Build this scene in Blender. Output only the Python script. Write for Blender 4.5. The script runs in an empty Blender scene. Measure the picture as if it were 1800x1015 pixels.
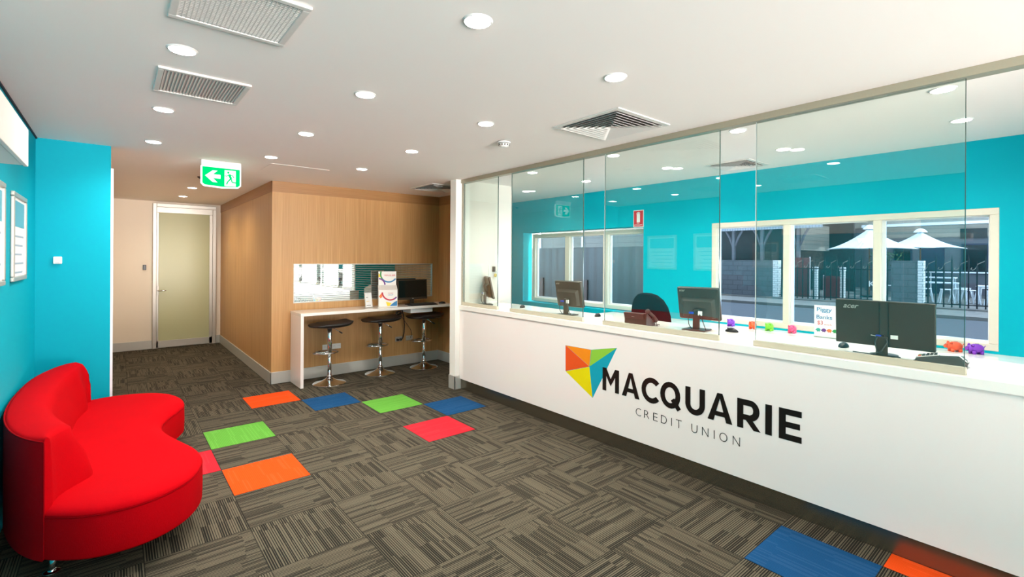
import bpy, bmesh, math, random
from mathutils import Vector, Matrix
random.seed(7)
C = bpy.context.scene.collection
PI = math.pi
H = 1.617; CEIL = 2.597

# ------------------------------------------------------------------ colours
def lin(v):
    v = v / 255.0
    return v / 12.92 if v <= 0.04045 else ((v + 0.055) / 1.055) ** 2.4
def rgb(r, g, b): return (lin(r), lin(g), lin(b), 1.0)

# ------------------------------------------------------------------ node helpers
class N:
    def __init__(s, name):
        s.m = bpy.data.materials.new(name); s.m.use_nodes = True
        s.t = s.m.node_tree; s.t.nodes.clear()
        s.out = s.t.nodes.new('ShaderNodeOutputMaterial')
    def n(s, typ, **kw):
        nd = s.t.nodes.new(typ)
        for k, v in kw.items(): setattr(nd, k, v)
        return nd
    def l(s, a, b): s.t.links.new(a, b)
    def put(s, sock, v):
        if isinstance(v, bpy.types.NodeSocket): s.l(v, sock)
        else: sock.default_value = v
    def M(s, op, a, b=0.0, c=0.0):
        nd = s.n('ShaderNodeMath', operation=op)
        s.put(nd.inputs[0], a); s.put(nd.inputs[1], b); s.put(nd.inputs[2], c)
        return nd.outputs[0]
    def mix(s, f, a, b):
        nd = s.n('ShaderNodeMix', data_type='RGBA')
        s.put(nd.inputs[0], f); s.put(nd.inputs[6], a); s.put(nd.inputs[7], b)
        return nd.outputs[2]
    def coord(s):
        tc = s.n('ShaderNodeTexCoord'); sp = s.n('ShaderNodeSeparateXYZ')
        s.l(tc.outputs['Object'], sp.inputs[0])
        return tc.outputs['Object'], sp.outputs[0], sp.outputs[1], sp.outputs[2]
    def vec(s, x, y, z):
        nd = s.n('ShaderNodeCombineXYZ')
        s.put(nd.inputs[0], x); s.put(nd.inputs[1], y); s.put(nd.inputs[2], z)
        return nd.outputs[0]
    def noise(s, vec, scale, detail=2.0):
        nd = s.n('ShaderNodeTexNoise'); s.l(vec, nd.inputs['Vector'])
        nd.inputs['Scale'].default_value = scale; nd.inputs['Detail'].default_value = detail
        return nd.outputs[0]
    def white(s, vec):
        nd = s.n('ShaderNodeTexWhiteNoise', noise_dimensions='3D'); s.l(vec, nd.inputs[0])
        return nd.outputs[0]
    def bsdf(s, col, rough=.5, metal=0.0, coat=0.0, bump=None, bstr=.1, spec=.5, emis=None, estr=0.0):
        b = s.n('ShaderNodeBsdfPrincipled')
        s.put(b.inputs['Base Color'], col); s.put(b.inputs['Roughness'], rough)
        b.inputs['Metallic'].default_value = metal
        b.inputs['Coat Weight'].default_value = coat; b.inputs['Coat Roughness'].default_value = .05
        b.inputs['Specular IOR Level'].default_value = spec
        if emis:
            b.inputs['Emission Color'].default_value = emis; b.inputs['Emission Strength'].default_value = estr
        if bump is not None:
            bp = s.n('ShaderNodeBump'); bp.inputs['Strength'].default_value = bstr
            bp.inputs['Distance'].default_value = .004
            s.l(bump, bp.inputs['Height']); s.l(bp.outputs[0], b.inputs['Normal'])
        s.l(b.outputs[0], s.out.inputs[0])
        return s.m

def plain(name, col, rough=.5, metal=0.0, grain=40.0, amt=.04, **kw):
    """procedural: the given colour with a very slight mottled variation"""
    n = N(name); v, x, y, z = n.coord()
    f = n.noise(v, grain)
    d = (col[0] * (1 - amt), col[1] * (1 - amt), col[2] * (1 - amt), 1)
    return n.bsdf(n.mix(f, d, col), rough, metal, **kw)
def emit(name, col, s):
    n = N(name); e = n.n('ShaderNodeEmission'); e.inputs[0].default_value = col; e.inputs[1].default_value = s
    n.l(e.outputs[0], n.out.inputs[0]); return n.m
def glass(name, tint, ior=1.5, boost=1.0, rough=0.0, gcol=(1, 1, 1, 1)):
    n = N(name)
    t = n.n('ShaderNodeBsdfTransparent'); t.inputs[0].default_value = tint
    g = n.n('ShaderNodeBsdfGlossy'); g.inputs['Roughness'].default_value = rough; g.inputs[0].default_value = gcol
    fr = n.n('ShaderNodeFresnel'); ge = n.n('ShaderNodeNewGeometry')
    n.l(n.M('ADD', ior, n.M('MULTIPLY', ge.outputs['Backfacing'], 1.0 / ior - ior)), fr.inputs[0])
    f = n.M('MULTIPLY', fr.outputs[0], boost)
    mx = n.n('ShaderNodeMixShader'); n.l(f, mx.inputs[0]); n.l(t.outputs[0], mx.inputs[1]); n.l(g.outputs[0], mx.inputs[2])
    n.l(mx.outputs[0], n.out.inputs[0]); return n.m

M = {}
M['ceiling'] = plain('ceiling_paint', rgb(250, 244, 240), .9, grain=3, amt=.015)
M['white_wall'] = plain('white_wall_paint', rgb(244, 240, 232), .7, grain=4, amt=.02)
M['beige_wall'] = plain('beige_wall_paint', rgb(244, 234, 218), .7, grain=4, amt=.02)
M['turquoise'] = plain('turquoise_wall_paint', rgb(0, 168, 188), .6, grain=4, amt=.03, spec=.12)
M['teal'] = plain('teal_wall_paint', rgb(0, 176, 192), .6, grain=4, amt=.03, spec=.12)
M['gap_shade'] = plain('painted_gap_shade', rgb(40, 45, 60), .8)  # shade colour for the line where wall meets ceiling
M['alu'] = plain('satin_aluminium', rgb(196, 192, 184), .38, .55, grain=90)
M['skirt'] = plain('silver_skirting', rgb(205, 203, 196), .35, .45, grain=90)
M['track'] = plain('champagne_aluminium_track', rgb(166, 158, 138), .4, .3, grain=90)
M['frame'] = plain('cream_window_frame', rgb(226, 218, 200), .4, grain=30)
M['sash'] = plain('white_window_sash', rgb(240, 242, 245), .4, grain=30)
M['gloss_white'] = plain('gloss_white_laminate', rgb(240, 231, 225), .12, grain=2, amt=.01, spec=.5)
M['white_stone'] = plain('polished_white_worktop', rgb(242, 238, 230), .1, grain=60, amt=.02)
M['white_plastic'] = plain('white_plastic', rgb(236, 236, 234), .35)
M['vent'] = plain('pale_vent_metal', rgb(225, 222, 218), .45)
M['vent_dark'] = plain('vent_shade_sensor_grey', rgb(90, 84, 82), .8)  # dark tone standing in for shade inside vents and slots; also colours the sensor
M['vent_mid'] = plain('vent_filter', rgb(206, 200, 195), .8)
M['chrome'] = plain('chrome', (.85, .85, .86, 1), .06, 1.0)
M['black_leather'] = plain('black_vinyl', rgb(26, 22, 22), .35, grain=200, amt=.3)
M['black_plastic'] = plain('black_plastic', rgb(20, 20, 21), .3, grain=100)
M['black_gloss'] = plain('gloss_black_plastic', rgb(66, 56, 46), .3, grain=100, spec=.1)
M['screen'] = plain('dark_screen', rgb(22, 26, 24), .08)
M['grey_plastic'] = plain('dark_grey_plastic', rgb(62, 60, 58), .35, grain=100)
M['olive_plastic'] = plain('dark_brown_monitor_plastic', rgb(58, 50, 42), .3, grain=100)
M['steel'] = plain('brushed_steel_kick', rgb(138, 130, 114), .24, .9, grain=60)
M['letter'] = plain('black_lettering', rgb(18, 16, 15), .25)
for k, c in dict(logo_red=(232, 84, 32), logo_orange=(243, 140, 26), logo_green=(140, 198, 64), logo_teal=(0, 158, 180), logo_yellow=(232, 215, 10)).items():
    M[k] = plain(k, rgb(*c), .25)
M['card'] = plain('white_card', rgb(240, 236, 230), .5)
M['blind'] = plain('cream_blind_slat', rgb(235, 232, 225), .5)
M['glass'] = glass('clear_screen_glass', (.93, .965, .945, 1), 1.5, 1.15, gcol=(.92, 1, .97, 1))
M['glass_edge'] = plain('polished_glass_edge', rgb(60, 78, 72), .1, grain=50)
M['tint'] = glass('tinted_window_glass', (.62, .72, .80, 1), 1.5, .9)
M['frost'] = plain('frosted_green_glass', rgb(196, 200, 160), .22, grain=2, amt=.02, spec=.2)
M['mirror'] = None
M['exit_green'] = emit('exit_sign_green', (.0, .62, .16, 1), .85)
M['exit_white'] = emit('exit_sign_white', (.85, 1, .9, 1), 1.3)
M['lamp'] = emit('lamp_diffuser', (1, .95, .86, 1), 28)
M['red_sign'] = plain('red_sign_face', rgb(200, 25, 35), .4)
M['paper'] = plain('white_paper', rgb(240, 240, 238), .6)
M['blue_print'] = plain('blue_print', rgb(30, 120, 175), .5)
M['pale_print'] = plain('pale_blue_print', rgb(96, 176, 196), .5)
M['pale_text'] = plain('pale_grey_print', rgb(160, 176, 190), .5)
M['rail'] = plain('pale_beige_rail', rgb(196, 188, 166), .4, .1, grain=90)
M['pink_print'] = plain('pink_print', rgb(215, 80, 85), .5)
M['crimson'] = plain('crimson_print', rgb(190, 20, 60), .5)
M['purple'] = plain('purple_print', rgb(110, 40, 130), .5)
M['green_print'] = plain('green_print', rgb(30, 150, 60), .5)
M['yellow_print'] = plain('yellow_print', rgb(245, 210, 30), .5)
M['orange_print'] = plain('orange_print', rgb(240, 120, 50), .5)
M['aqua_print'] = plain('aqua_print', rgb(60, 170, 150), .5)
for k, c in dict(pig_purple=(130, 55, 190), pig_orange=(255, 92, 35), pig_green=(135, 215, 30), pig_pink=(255, 75, 125)).items():
    M[k] = plain(k + '_rubber', rgb(*c), .45)
M['blue_plug'] = plain('blue_plug', rgb(30, 60, 190), .4)
M['brass'] = plain('brass_padlock', rgb(225, 195, 110), .3, .6)

# striped silvered window: the pane behind the desk mirrors the room between fine blind lines
def striped_mirror():
    n = N('silvered_glass_with_blind_lines'); v, x, y, z = n.coord()
    fr = n.M('FRACT', n.M('DIVIDE', z, .0262))
    line = n.M('LESS_THAN', fr, .26)
    g = n.n('ShaderNodeBsdfGlossy'); g.inputs[0].default_value = (.86, .93, .92, 1); g.inputs['Roughness'].default_value = .01
    d = n.n('ShaderNodeBsdfDiffuse'); d.inputs[0].default_value = (.2, .25, .24, 1)
    mx = n.n('ShaderNodeMixShader'); n.l(line, mx.inputs[0]); n.l(g.outputs[0], mx.inputs[1]); n.l(d.outputs[0], mx.inputs[2])
    n.l(mx.outputs[0], n.out.inputs[0]); return n.m
M['mirror'] = striped_mirror()

def carpet(name, dark, light, colour=None):
    n = N(name); v, x, y, z = n.coord()
    gx = n.M('DIVIDE', n.M('SUBTRACT', x, .6235), .5); gy = n.M('DIVIDE', n.M('SUBTRACT', y, 3.67), .5)
    ix = n.M('FLOOR', gx); iy = n.M('FLOOR', gy)
    par = n.M('MODULO', n.M('ADD', n.M('ADD', ix, iy), 200.0), 2.0)     # 0: stripes run along y
    fx = n.M('SUBTRACT', gx, ix); fy = n.M('SUBTRACT', gy, iy)
    def pick(a, b):   # par==0 -> a
        return n.M('ADD', n.M('MULTIPLY', a, n.M('SUBTRACT', 1.0, par)), n.M('MULTIPLY', b, par))
    across = pick(fx, fy); along = pick(fy, fx)
    tid = n.M('ADD', n.M('MULTIPLY', ix, 7.31), n.M('MULTIPLY', iy, 13.77))
    # every tile has three blocks along its stripes, shifted sideways, with wavering block ends
    colid = n.M('FLOOR', n.M('MULTIPLY', across, 9.0))
    jit = n.M('MULTIPLY', n.white(n.vec(colid, tid, 3.0)), .28)
    band = n.M('FLOOR', n.M('ADD', n.M('MULTIPLY', along, 2.2), jit))
    cnt = 42.0
    s = n.M('FLOOR', n.M('MULTIPLY', across, cnt))
    w = n.white(n.vec(s, band, tid))
    wide = n.white(n.vec(n.M('FLOOR', n.M('MULTIPLY', across, cnt / 2.0)), n.M('ADD', band, 5.0), tid))
    stripe = n.M('GREATER_THAN', n.M('ADD', n.M('MULTIPLY', w, .5), n.M('MULTIPLY', wide, .5)), .47)
    # thin dark gutter between cords
    fs = n.M('FRACT', n.M('MULTIPLY', across, cnt))
    half = n.M('ADD', n.M('ADD', .07, n.M('MULTIPLY', stripe, .19)), n.M('MULTIPLY', n.white(n.vec(s, n.M('ADD', band, 9.0), tid)), .14))
    cord = n.M('GREATER_THAN', n.M('ABSOLUTE', n.M('SUBTRACT', fs, .5)), half if colour is None else .36)
    pile = n.noise(v, 420, 1.0); big = n.noise(v, 1.4)
    if colour is None:
        base = n.mix(cord, light, dark)
    else:
        base = n.mix(n.M('MULTIPLY', cord, .45), colour, dark)
        blk = n.M('GREATER_THAN', w, .7)
        base = n.mix(n.M('MULTIPLY', blk, .14), base, light)
    fac = n.M('MULTIPLY', n.M('ADD', .80, n.M('MULTIPLY', pile, .4)), n.M('ADD', .9, n.M('MULTIPLY', big, .2)))
    sc = n.n('ShaderNodeVectorMath', operation='SCALE'); n.l(base, sc.inputs[0]); n.l(fac, sc.inputs['Scale'])
    # seams
    e = n.M('MINIMUM', n.M('MINIMUM', fx, n.M('SUBTRACT', 1.0, fx)), n.M('MINIMUM', fy, n.M('SUBTRACT', 1.0, fy)))
    seam = n.M('LESS_THAN', e, .006)
    colr = n.mix(n.M('MULTIPLY', seam, .6), sc.outputs[0], (dark[0] * .5, dark[1] * .5, dark[2] * .5, 1))
    return n.bsdf(colr, .9, spec=.2, bump=n.M('ADD', pile, n.M('MULTIPLY', stripe, .8)), bstr=.35)
M['carpet'] = carpet('striped_carpet', rgb(24, 21, 15), rgb(96, 88, 72))
CT = {}
for k, c in dict(orange=(226, 72, 4), blue=(8, 68, 112), green=(92, 158, 56), red=(192, 30, 44)).items():
    cc = rgb(*c); CT[k] = carpet(k + '_carpet', (cc[0] * .5, cc[1] * .5, cc[2] * .5, 1), (min(1, cc[0] * 1.5 + .05), min(1, cc[1] * 1.5 + .05), min(1, cc[2] * 1.4 + .04), 1), cc)

def wood(name, axis, c0, c1):
    n = N(name); v, x, y, z = n.coord()
    h = n.M('ADD', x, n.M('MULTIPLY', y, 1.0))
    if axis == 'z': vv = n.vec(n.M('MULTIPLY', h, 150.0), n.M('MULTIPLY', z, 1.6), 0.0); pv = n.M('FLOOR', n.M('DIVIDE', h, .095))
    else: vv = n.vec(n.M('MULTIPLY', h, 1.6), n.M('MULTIPLY', z, 150.0), 0.0); pv = n.M('FLOOR', n.M('DIVIDE', z, .03))
    g = n.noise(vv, 1.0, 3.0)
    if axis == 'z': v2 = n.vec(n.M('MULTIPLY', h, 22.0), n.M('MULTIPLY', z, .5), 2.0)
    else: v2 = n.vec(n.M('MULTIPLY', h, .5), n.M('MULTIPLY', z, 22.0), 2.0)
    g2 = n.noise(v2, 1.0, 1.0)
    w = n.white(n.vec(pv, 1.0, 2.0))
    f = n.M('ADD', n.M('MULTIPLY', n.M('SUBTRACT', g, .5), 1.5), n.M('ADD', n.M('MULTIPLY', g2, .55), n.M('MULTIPLY', w, .16)))
    cl = n.n('ShaderNodeClamp'); n.l(n.M('ADD', f, .12), cl.inputs[0])
    return n.bsdf(n.mix(cl.outputs[0], c0, c1), .42, bump=g, bstr=.06)
M['wood'] = wood('oak_veneer', 'z', rgb(172, 124, 72), rgb(208, 162, 106))
M['wood_h'] = wood('oak_veneer_horizontal', 'x', rgb(150, 104, 60), rgb(178, 132, 82))

def fabric(name, col):
    n = N(name); v, x, y, z = n.coord()
    mp = n.n('ShaderNodeMapping'); mp.inputs['Scale'].default_value = (1, 1, .35); n.l(v, mp.inputs[0])
    f = n.noise(mp.outputs[0], 350, 2.0); b = n.noise(v, 6.0)
    ff = n.M('ADD', n.M('MULTIPLY', f, .7), n.M('MULTIPLY', b, .3))
    m = n.bsdf(n.mix(ff, (col[0] * .72, col[1] * .72, col[2] * .72, 1), (min(1, col[0] * 1.18), col[1] * 1.25, col[2] * 1.25, 1)), .9, spec=.06, bump=f, bstr=.3)
    return m
M['red_fabric'] = fabric('red_wool_upholstery', rgb(184, 0, 12))
M['red_piping'] = fabric('red_piping_fabric', rgb(150, 0, 10))
M['seat_fabric'] = fabric('black_chair_fabric', rgb(28, 28, 32))

# outdoors
def bricks(name, c0, c1, mort, w=.24, h=.086):
    n = N(name); v, x, y, z = n.coord()
    b = n.n('ShaderNodeTexBrick'); n.l(n.vec(n.M('ADD', x, y), z, 0.0), b.inputs[0])
    b.inputs['Color1'].default_value = c0; b.inputs['Color2'].default_value = c1; b.inputs['Mortar'].default_value = mort
    b.inputs['Scale'].default_value = 1; b.inputs['Brick Width'].default_value = w; b.inputs['Row Height'].default_value = h
    b.inputs['Mortar Size'].default_value = .008
    return n.bsdf(b.outputs[0], .85)
def stripes_mat(name, axis, period, duty, c0, c1, rough=.6):
    n = N(name); v, x, y, z = n.coord()
    a = {'x': x, 'y': y, 'z': z}[axis]
    f = n.M('LESS_THAN', n.M('FRACT', n.M('DIVIDE', a, period)), duty)
    m2 = n.noise(v, 2.0)
    return n.bsdf(n.mix(n.M('MULTIPLY', m2, .25), n.mix(f, c0, c1), c0), rough)
M['asphalt'] = plain('asphalt', rgb(74, 78, 86), .9, grain=25, amt=.3)
M['concrete'] = plain('concrete_paving', rgb(112, 110, 108), .9, grain=8, amt=.15)
M['grey_brick'] = bricks('grey_blockwork', rgb(92, 98, 104), rgb(84, 90, 96), rgb(62, 66, 70), .4, .2)
M['white_brick'] = bricks('white_brick', rgb(225, 228, 228), rgb(212, 216, 218), rgb(150, 155, 158))
M['iron'] = plain('black_wrought_iron', rgb(26, 34, 40), .4, .3)
M['canvas'] = plain('white_umbrella_canvas', rgb(232, 238, 246), .8, grain=3, amt=.08)
M['canvas_print'] = plain('pale_umbrella_lettering', rgb(250, 250, 252), .8)
M['pub_beige'] = stripes_mat('beige_weatherboard', 'z', .18, .08, rgb(150, 145, 136), rgb(96, 92, 88))
M['pub_dark'] = plain('dark_shopfront', rgb(30, 36, 44), .6, grain=2, amt=.3)
M['pub_grey'] = plain('grey_render', rgb(104, 106, 116), .8, grain=1.2, amt=.25)
M['pub_navy'] = plain('navy_joinery', rgb(38, 46, 74), .6)
M['pub_glass'] = plain('dark_window_pane', rgb(24, 28, 32), .1)
M['roof'] = stripes_mat('corrugated_roof', 'y', .12, .3, rgb(150, 160, 172), rgb(108, 116, 128))
M['maroon'] = plain('maroon_banner', rgb(110, 28, 40), .7, grain=6, amt=.3)
M['corrug'] = stripes_mat('green_corrugated_metal', 'y', .26, .42, rgb(40, 58, 62), rgb(20, 32, 38))
M['board'] = stripes_mat('grey_weatherboard', 'z', .13, .12, rgb(92, 96, 92), rgb(52, 56, 56))
M['brown'] = plain('dark_brown_timber', rgb(64, 42, 36), .6)
M['white_metal'] = plain('white_painted_metal', rgb(220, 228, 236), .4)
M['leaf'] = plain('leaves', rgb(70, 96, 50), .8, grain=60, amt=.5)
M['bark'] = plain('bark', rgb(110, 78, 52), .9)

# ------------------------------------------------------------------ mesh builder
class MB:
    def __init__(s): s.bm = bmesh.new()
    def poly(s, pts):
        try: return s.bm.faces.new([s.bm.verts.new(p) for p in pts])
        except ValueError: return None
    def box(s, x0, x1, y0, y1, z0, z1, mat=None):
        vs = [Vector((x, y, z)) for z in (z0, z1) for y in (y0, y1) for x in (x0, x1)]
        if mat is not None: vs = [mat @ v for v in vs]
        v = [s.bm.verts.new(p) for p in vs]
        for f in ((0, 2, 3, 1), (4, 5, 7, 6), (0, 1, 5, 4), (2, 6, 7, 3), (0, 4, 6, 2), (1, 3, 7, 5)):
            s.bm.faces.new([v[i] for i in f])
        return s
    def loft(s, rings, cap0=True, cap1=True, closed=True):
        vr = [[s.bm.verts.new(p) for p in r] for r in rings]
        n = len(vr[0])
        for a, b in zip(vr, vr[1:]):
            for i in range(n if closed else n - 1):
                j = (i + 1) % n
                s.bm.faces.new((a[i], a[j], b[j], b[i]))
        if cap0: s.bm.faces.new(list(reversed(vr[0])))
        if cap1: s.bm.faces.new(vr[-1])
        return s
    def lathe(s, prof, c=(0, 0, 0), seg=24, mat=None):
        rings = []
        for r, z in prof:
            ring = [Vector((c[0] + r * math.cos(2 * PI * i / seg), c[1] + r * math.sin(2 * PI * i / seg), c[2] + z)) for i in range(seg)]
            if mat is not None: ring = [mat @ p for p in ring]
            rings.append(ring)
        return s.loft(rings)
    def tube(s, pts, r, seg=8, closed=False):
        pts = [Vector(p) for p in pts]; rings = []; n = len(pts)
        up = Vector((0, 0, 1)); prev = None
        for i, p in enumerate(pts):
            if closed: d = pts[(i + 1) % n] - pts[i - 1]
            else: d = pts[min(i + 1, n - 1)] - pts[max(i - 1, 0)]
            d.normalize()
            if prev is None:
                a = d.cross(up)
                if a.length < .05: a = d.cross(Vector((1, 0, 0)))
            else: a = prev - d * prev.dot(d)
            a.normalize(); prev = a; b = d.cross(a)
            rr = r[i] if isinstance(r, (list, tuple)) else r
            rings.append([p + a * (rr * math.cos(2 * PI * k / seg)) + b * (rr * math.sin(2 * PI * k / seg)) for k in range(seg)])
        if closed: rings.append(rings[0]); return s.loft(rings, False, False)
        return s.loft(rings)
    def prism(s, pts, f):
        """pts 2-D outline; f(u, v, w) -> point for w = 0 and 1"""
        a = [s.bm.verts.new(f(u, v, 0)) for u, v in pts]; b = [s.bm.verts.new(f(u, v, 1)) for u, v in pts]
        n = len(pts)
        s.bm.faces.new(a); s.bm.faces.new(list(reversed(b)))
        for i in range(n):
            j = (i + 1) % n; s.bm.faces.new((a[j], a[i], b[i], b[j]))
        return s
    def ball(s, c, rx, ry, rz, seg=20, rings=12, mat=None):
        rs = []
        for k in range(1, rings):
            t = PI * k / rings
            ring = [Vector((c[0] + rx * math.sin(t) * math.cos(2 * PI * i / seg), c[1] + ry * math.sin(t) * math.sin(2 * PI * i / seg), c[2] - rz * math.cos(t))) for i in range(seg)]
            if mat is not None: ring = [mat @ p for p in ring]
            rs.append(ring)
        return s.loft(rs)
    def build(s, name, mat, parent=None, smooth=False, bevel=0, seg=2, subd=0):
        bmesh.ops.recalc_face_normals(s.bm, faces=s.bm.faces)
        me = bpy.data.meshes.new(name); s.bm.to_mesh(me); s.bm.free()
        o = bpy.data.objects.new(name, me); C.objects.link(o)
        me.materials.append(M[mat] if isinstance(mat, str) else mat)
        if smooth:
            for p in me.polygons: p.use_smooth = True
        if bevel:
            b = o.modifiers.new('bevel', 'BEVEL'); b.width = bevel; b.segments = seg; b.limit_method = 'ANGLE'; b.angle_limit = math.radians(40)
        if subd:
            m = o.modifiers.new('subsurf', 'SUBSURF'); m.levels = subd; m.render_levels = subd
        if smooth:
            try:
                m = o.modifiers.new('wn', 'WEIGHTED_NORMAL'); m.keep_sharp = True
            except Exception: pass
        if parent: o.parent = parent
        return o

def bx(name, mat, x0, x1, y0, y1, z0, z1, parent=None, bevel=0, seg=2):
    return MB().box(x0, x1, y0, y1, z0, z1).build(name, mat, parent, bevel=bevel, seg=seg)
def tag(o, label, cat, group=None, kind=None):
    o['label'] = label; o['category'] = cat
    if group: o['group'] = group
    if kind: o['kind'] = kind
    return o
def thing(name, loc, rz, label, cat, group=None):
    o = bpy.data.objects.new(name, None); o.empty_display_size = .1; C.objects.link(o)
    o.location = loc; o.rotation_euler = (0, 0, rz)
    return tag(o, label, cat, group)
def struct(o, label=None):
    o['kind'] = 'structure'
    if label: o['label'] = label
    return o
def copy_tree(o, parent=None):
    c = o.copy(); C.objects.link(c)
    if parent: c.parent = parent
    for ch in list(o.children): copy_tree(ch, c)
    return c
def sharp(o, ang=35):
    me = o.data
    try: me.set_sharp_from_angle(angle=math.radians(ang))
    except Exception: pass
    return o

def text(name, s, mat, origin, xd, yd, size=None, width=None, height=None, parent=None, ext=.0008, offset=0.0, shear=0.0, space=1.0):
    """flat lettering; origin = lower left corner, xd/yd = unit directions, fitted to a width and/or a height"""
    cu = bpy.data.curves.new(name, 'FONT'); cu.body = s; cu.size = 1; cu.extrude = 0.0; cu.offset = offset; cu.shear = shear
    cu.space_character = space; cu.resolution_u = 4
    tmp = bpy.data.objects.new('tmp', cu); C.objects.link(tmp)
    bpy.context.view_layer.update()
    dg = bpy.context.evaluated_depsgraph_get()
    me = bpy.data.meshes.new_from_object(tmp.evaluated_get(dg))
    bpy.data.objects.remove(tmp)
    xs = [v.co.x for v in me.vertices]; ys = [v.co.y for v in me.vertices]
    x0, x1, y0, y1 = min(xs), max(xs), min(ys), max(ys)
    sx = width / (x1 - x0) if width else None; sy = height / (y1 - y0) if height else None
    if size: sx = sy = size
    sx = sx or sy; sy = sy or sx
    xd = Vector(xd); yd = Vector(yd); nd = xd.cross(yd); origin = Vector(origin)
    for v in me.vertices:
        v.co = origin + xd * ((v.co.x - x0) * sx) + yd * ((v.co.y - y0) * sy) + nd * ext
    o = bpy.data.objects.new(name, me); C.objects.link(o)
    me.materials.clear(); me.materials.append(M[mat])
    if parent: o.parent = parent
    return o

# ================================================================== SETTING
XG = 3.33          # glass line
XB = 5.35          # staff back wall
YF = -4.5          # shopfront behind the camera
YD = 4.955         # divider wall face
ZC = 1.04          # counter top

struct(bx('floor', 'carpet', -.51, 5.35, YF, 10.5, -.05, 0))
struct(bx('ceiling', 'ceiling', -.6, 5.6, YF - .1, 10.6, CEIL, CEIL + .1))
struct(bx('wall_left', 'turquoise', -.61, -.51, YF, 5.53, 0, CEIL))
struct(bx('wall_block', 'turquoise', -.61, -.034, 5.53, 5.60, 0, CEIL))
struct(bx('wall_corridor_left', 'beige_wall', -.134, -.034, 5.60, 10.46, 0, CEIL))
struct(bx('wall_corridor_end', 'beige_wall', -.134, 1.62, 10.46, 10.56, 0, CEIL))
struct(bx('wall_corridor_right', 'wood', 1.53, 1.63, 6.715, 10.46, 0, CEIL))
# wood wall around the striped window
mb = MB()
mb.box(1.53, 1.79, 6.615, 6.715, 0, CEIL); mb.box(3.87, 4.0, 6.615, 6.715, 0, CEIL)
mb.box(1.79, 3.87, 6.615, 6.715, 0, 1.017); mb.box(1.79, 3.87, 6.615, 6.715, 1.536, CEIL)
struct(mb.build('wall_wood', 'wood'))
struct(bx('wall_wood_right', 'wood', 3.985, 4.0, 5.08, 6.615, 0, CEIL))
struct(bx('wall_divider', 'white_wall', 3.225, 4.12, YD, 5.08, 0, CEIL), 'short white wall stub at the end of the counter')
struct(bx('wall_niche_front', 'teal', 3.24, 3.985, 5.08, 5.086, .15, 2.46))
struct(bx('wall_staff_left', 'white_wall', 4.0, 4.12, 5.08, 7.0, 0, CEIL))
struct(bx('wall_light_block', 'white_wall', 3.335, 5.35, -1.75, -1.65, 0, CEIL))  # unseen partition added to keep front daylight off the staff side
struct(bx('wall_staff_far', 'teal', 4.0, 5.5, 7.0, 7.1, 0, CEIL))
# frieze bands of horizontal grain
struct(bx('trim_1', 'wood_h', 1.524, 3.985, 6.609, 6.615, 2.46, CEIL))
struct(bx('trim_2', 'wood_h', 1.524, 1.53, 6.609, 10.46, 2.46, CEIL))
struct(bx('trim_3', 'wood_h', 3.979, 3.985, 5.08, 6.609, 2.46, CEIL))
struct(bx('ceiling_shade_strip', 'gap_shade', -.51, -.500, YF, 5.53, CEIL - .012, CEIL))  # dark strip painted as the shadow line under the ceiling
# white door casing on the block's edge
struct(bx('trim_5', 'sash', -.034, -.016, 5.532, 5.602, 0, 2.40))
# skirtings
def skirting(name, x0, x1, y0, y1, h=.15): struct(bx(name, 'skirt', x0, x1, y0, y1, 0, h, bevel=.003))
skirting('baseboard_wood', 1.516, 3.985, 6.601, 6.615)
skirting('baseboard_corridor', 1.516, 1.53, 6.601, 10.46)
skirting('baseboard_niche', 3.971, 3.985, 5.08, 6.601)
skirting('baseboard_pillar_side', 3.211, 3.225, 4.941, 5.08, .165)
skirting('baseboard_pillar', 3.211, 3.37, 4.941, 4.955, .165)
skirting('baseboard_end_left', -.034, .50, 10.446, 10.46)
skirting('baseboard_end_right', 1.44, 1.516, 10.446, 10.46)

# teal back wall with two window openings
mb = MB()
W1 = (.42, 2.775, .905, 2.045)      # y0 y1 z0 z1 (right, three panes)
W2 = (3.71, 6.12, .90, 2.06)        # recessed left window
mb.box(XB, XB + .2, YF, W1[0], 0, CEIL); mb.box(XB, XB + .2, W1[1], W2[0], 0, CEIL); mb.box(XB, XB + .2, W2[1], 7.1, 0, CEIL)
for w in (W1, W2):
    mb.box(XB, XB + .2, w[0], w[1], 0, w[2]); mb.box(XB, XB + .2, w[0], w[1], w[3], CEIL)
struct(mb.build('wall_right', 'teal'))

def window(name, x, y0, y1, z0, z1, mull, fw=.055, mw=.06):
    w = bpy.data.objects.new(name, None); C.objects.link(w); w.location = (x, y0, z0); w['kind'] = 'structure'
    h = z1 - z0; L = y1 - y0
    f = MB(); d0, d1 = -.012, .07
    f.box(d0, d1, 0, L, 0, fw); f.box(d0, d1, 0, L, h - fw, h); f.box(d0, d1, 0, fw, fw, h - fw); f.box(d0, d1, L - fw, L, fw, h - fw)
    for m in mull: f.box(d0, d1, m - y0 - mw / 2, m - y0 + mw / 2, fw, h - fw)
    f.build('window_frame', 'frame', w, bevel=.004)
    edges = [fw] + [q for m in mull for q in (m - y0 - mw / 2, m - y0 + mw / 2)] + [L - fw]
    for i in range(0, len(edges), 2):
        a, b = edges[i], edges[i + 1]; t = .022
        s = MB()
        s.box(.03, .06, a, b, fw, fw + t); s.box(.03, .06, a, b, h - fw - t * .5, h - fw); s.box(.03, .06, a, a + t * .4, fw + t, h - fw - t * .5); s.box(.03, .06, b - t * 1.2, b, fw + t, h - fw - t * .5)
        so = s.build('sash', 'sash', w)
        bx('pane', 'tint', .042, .046, a + t * .4, b - t * 1.2, fw + t, h - fw - t * .5, so)
    return w
window('window_1', XB + .012, *W1, (1.205, 1.972))
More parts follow.
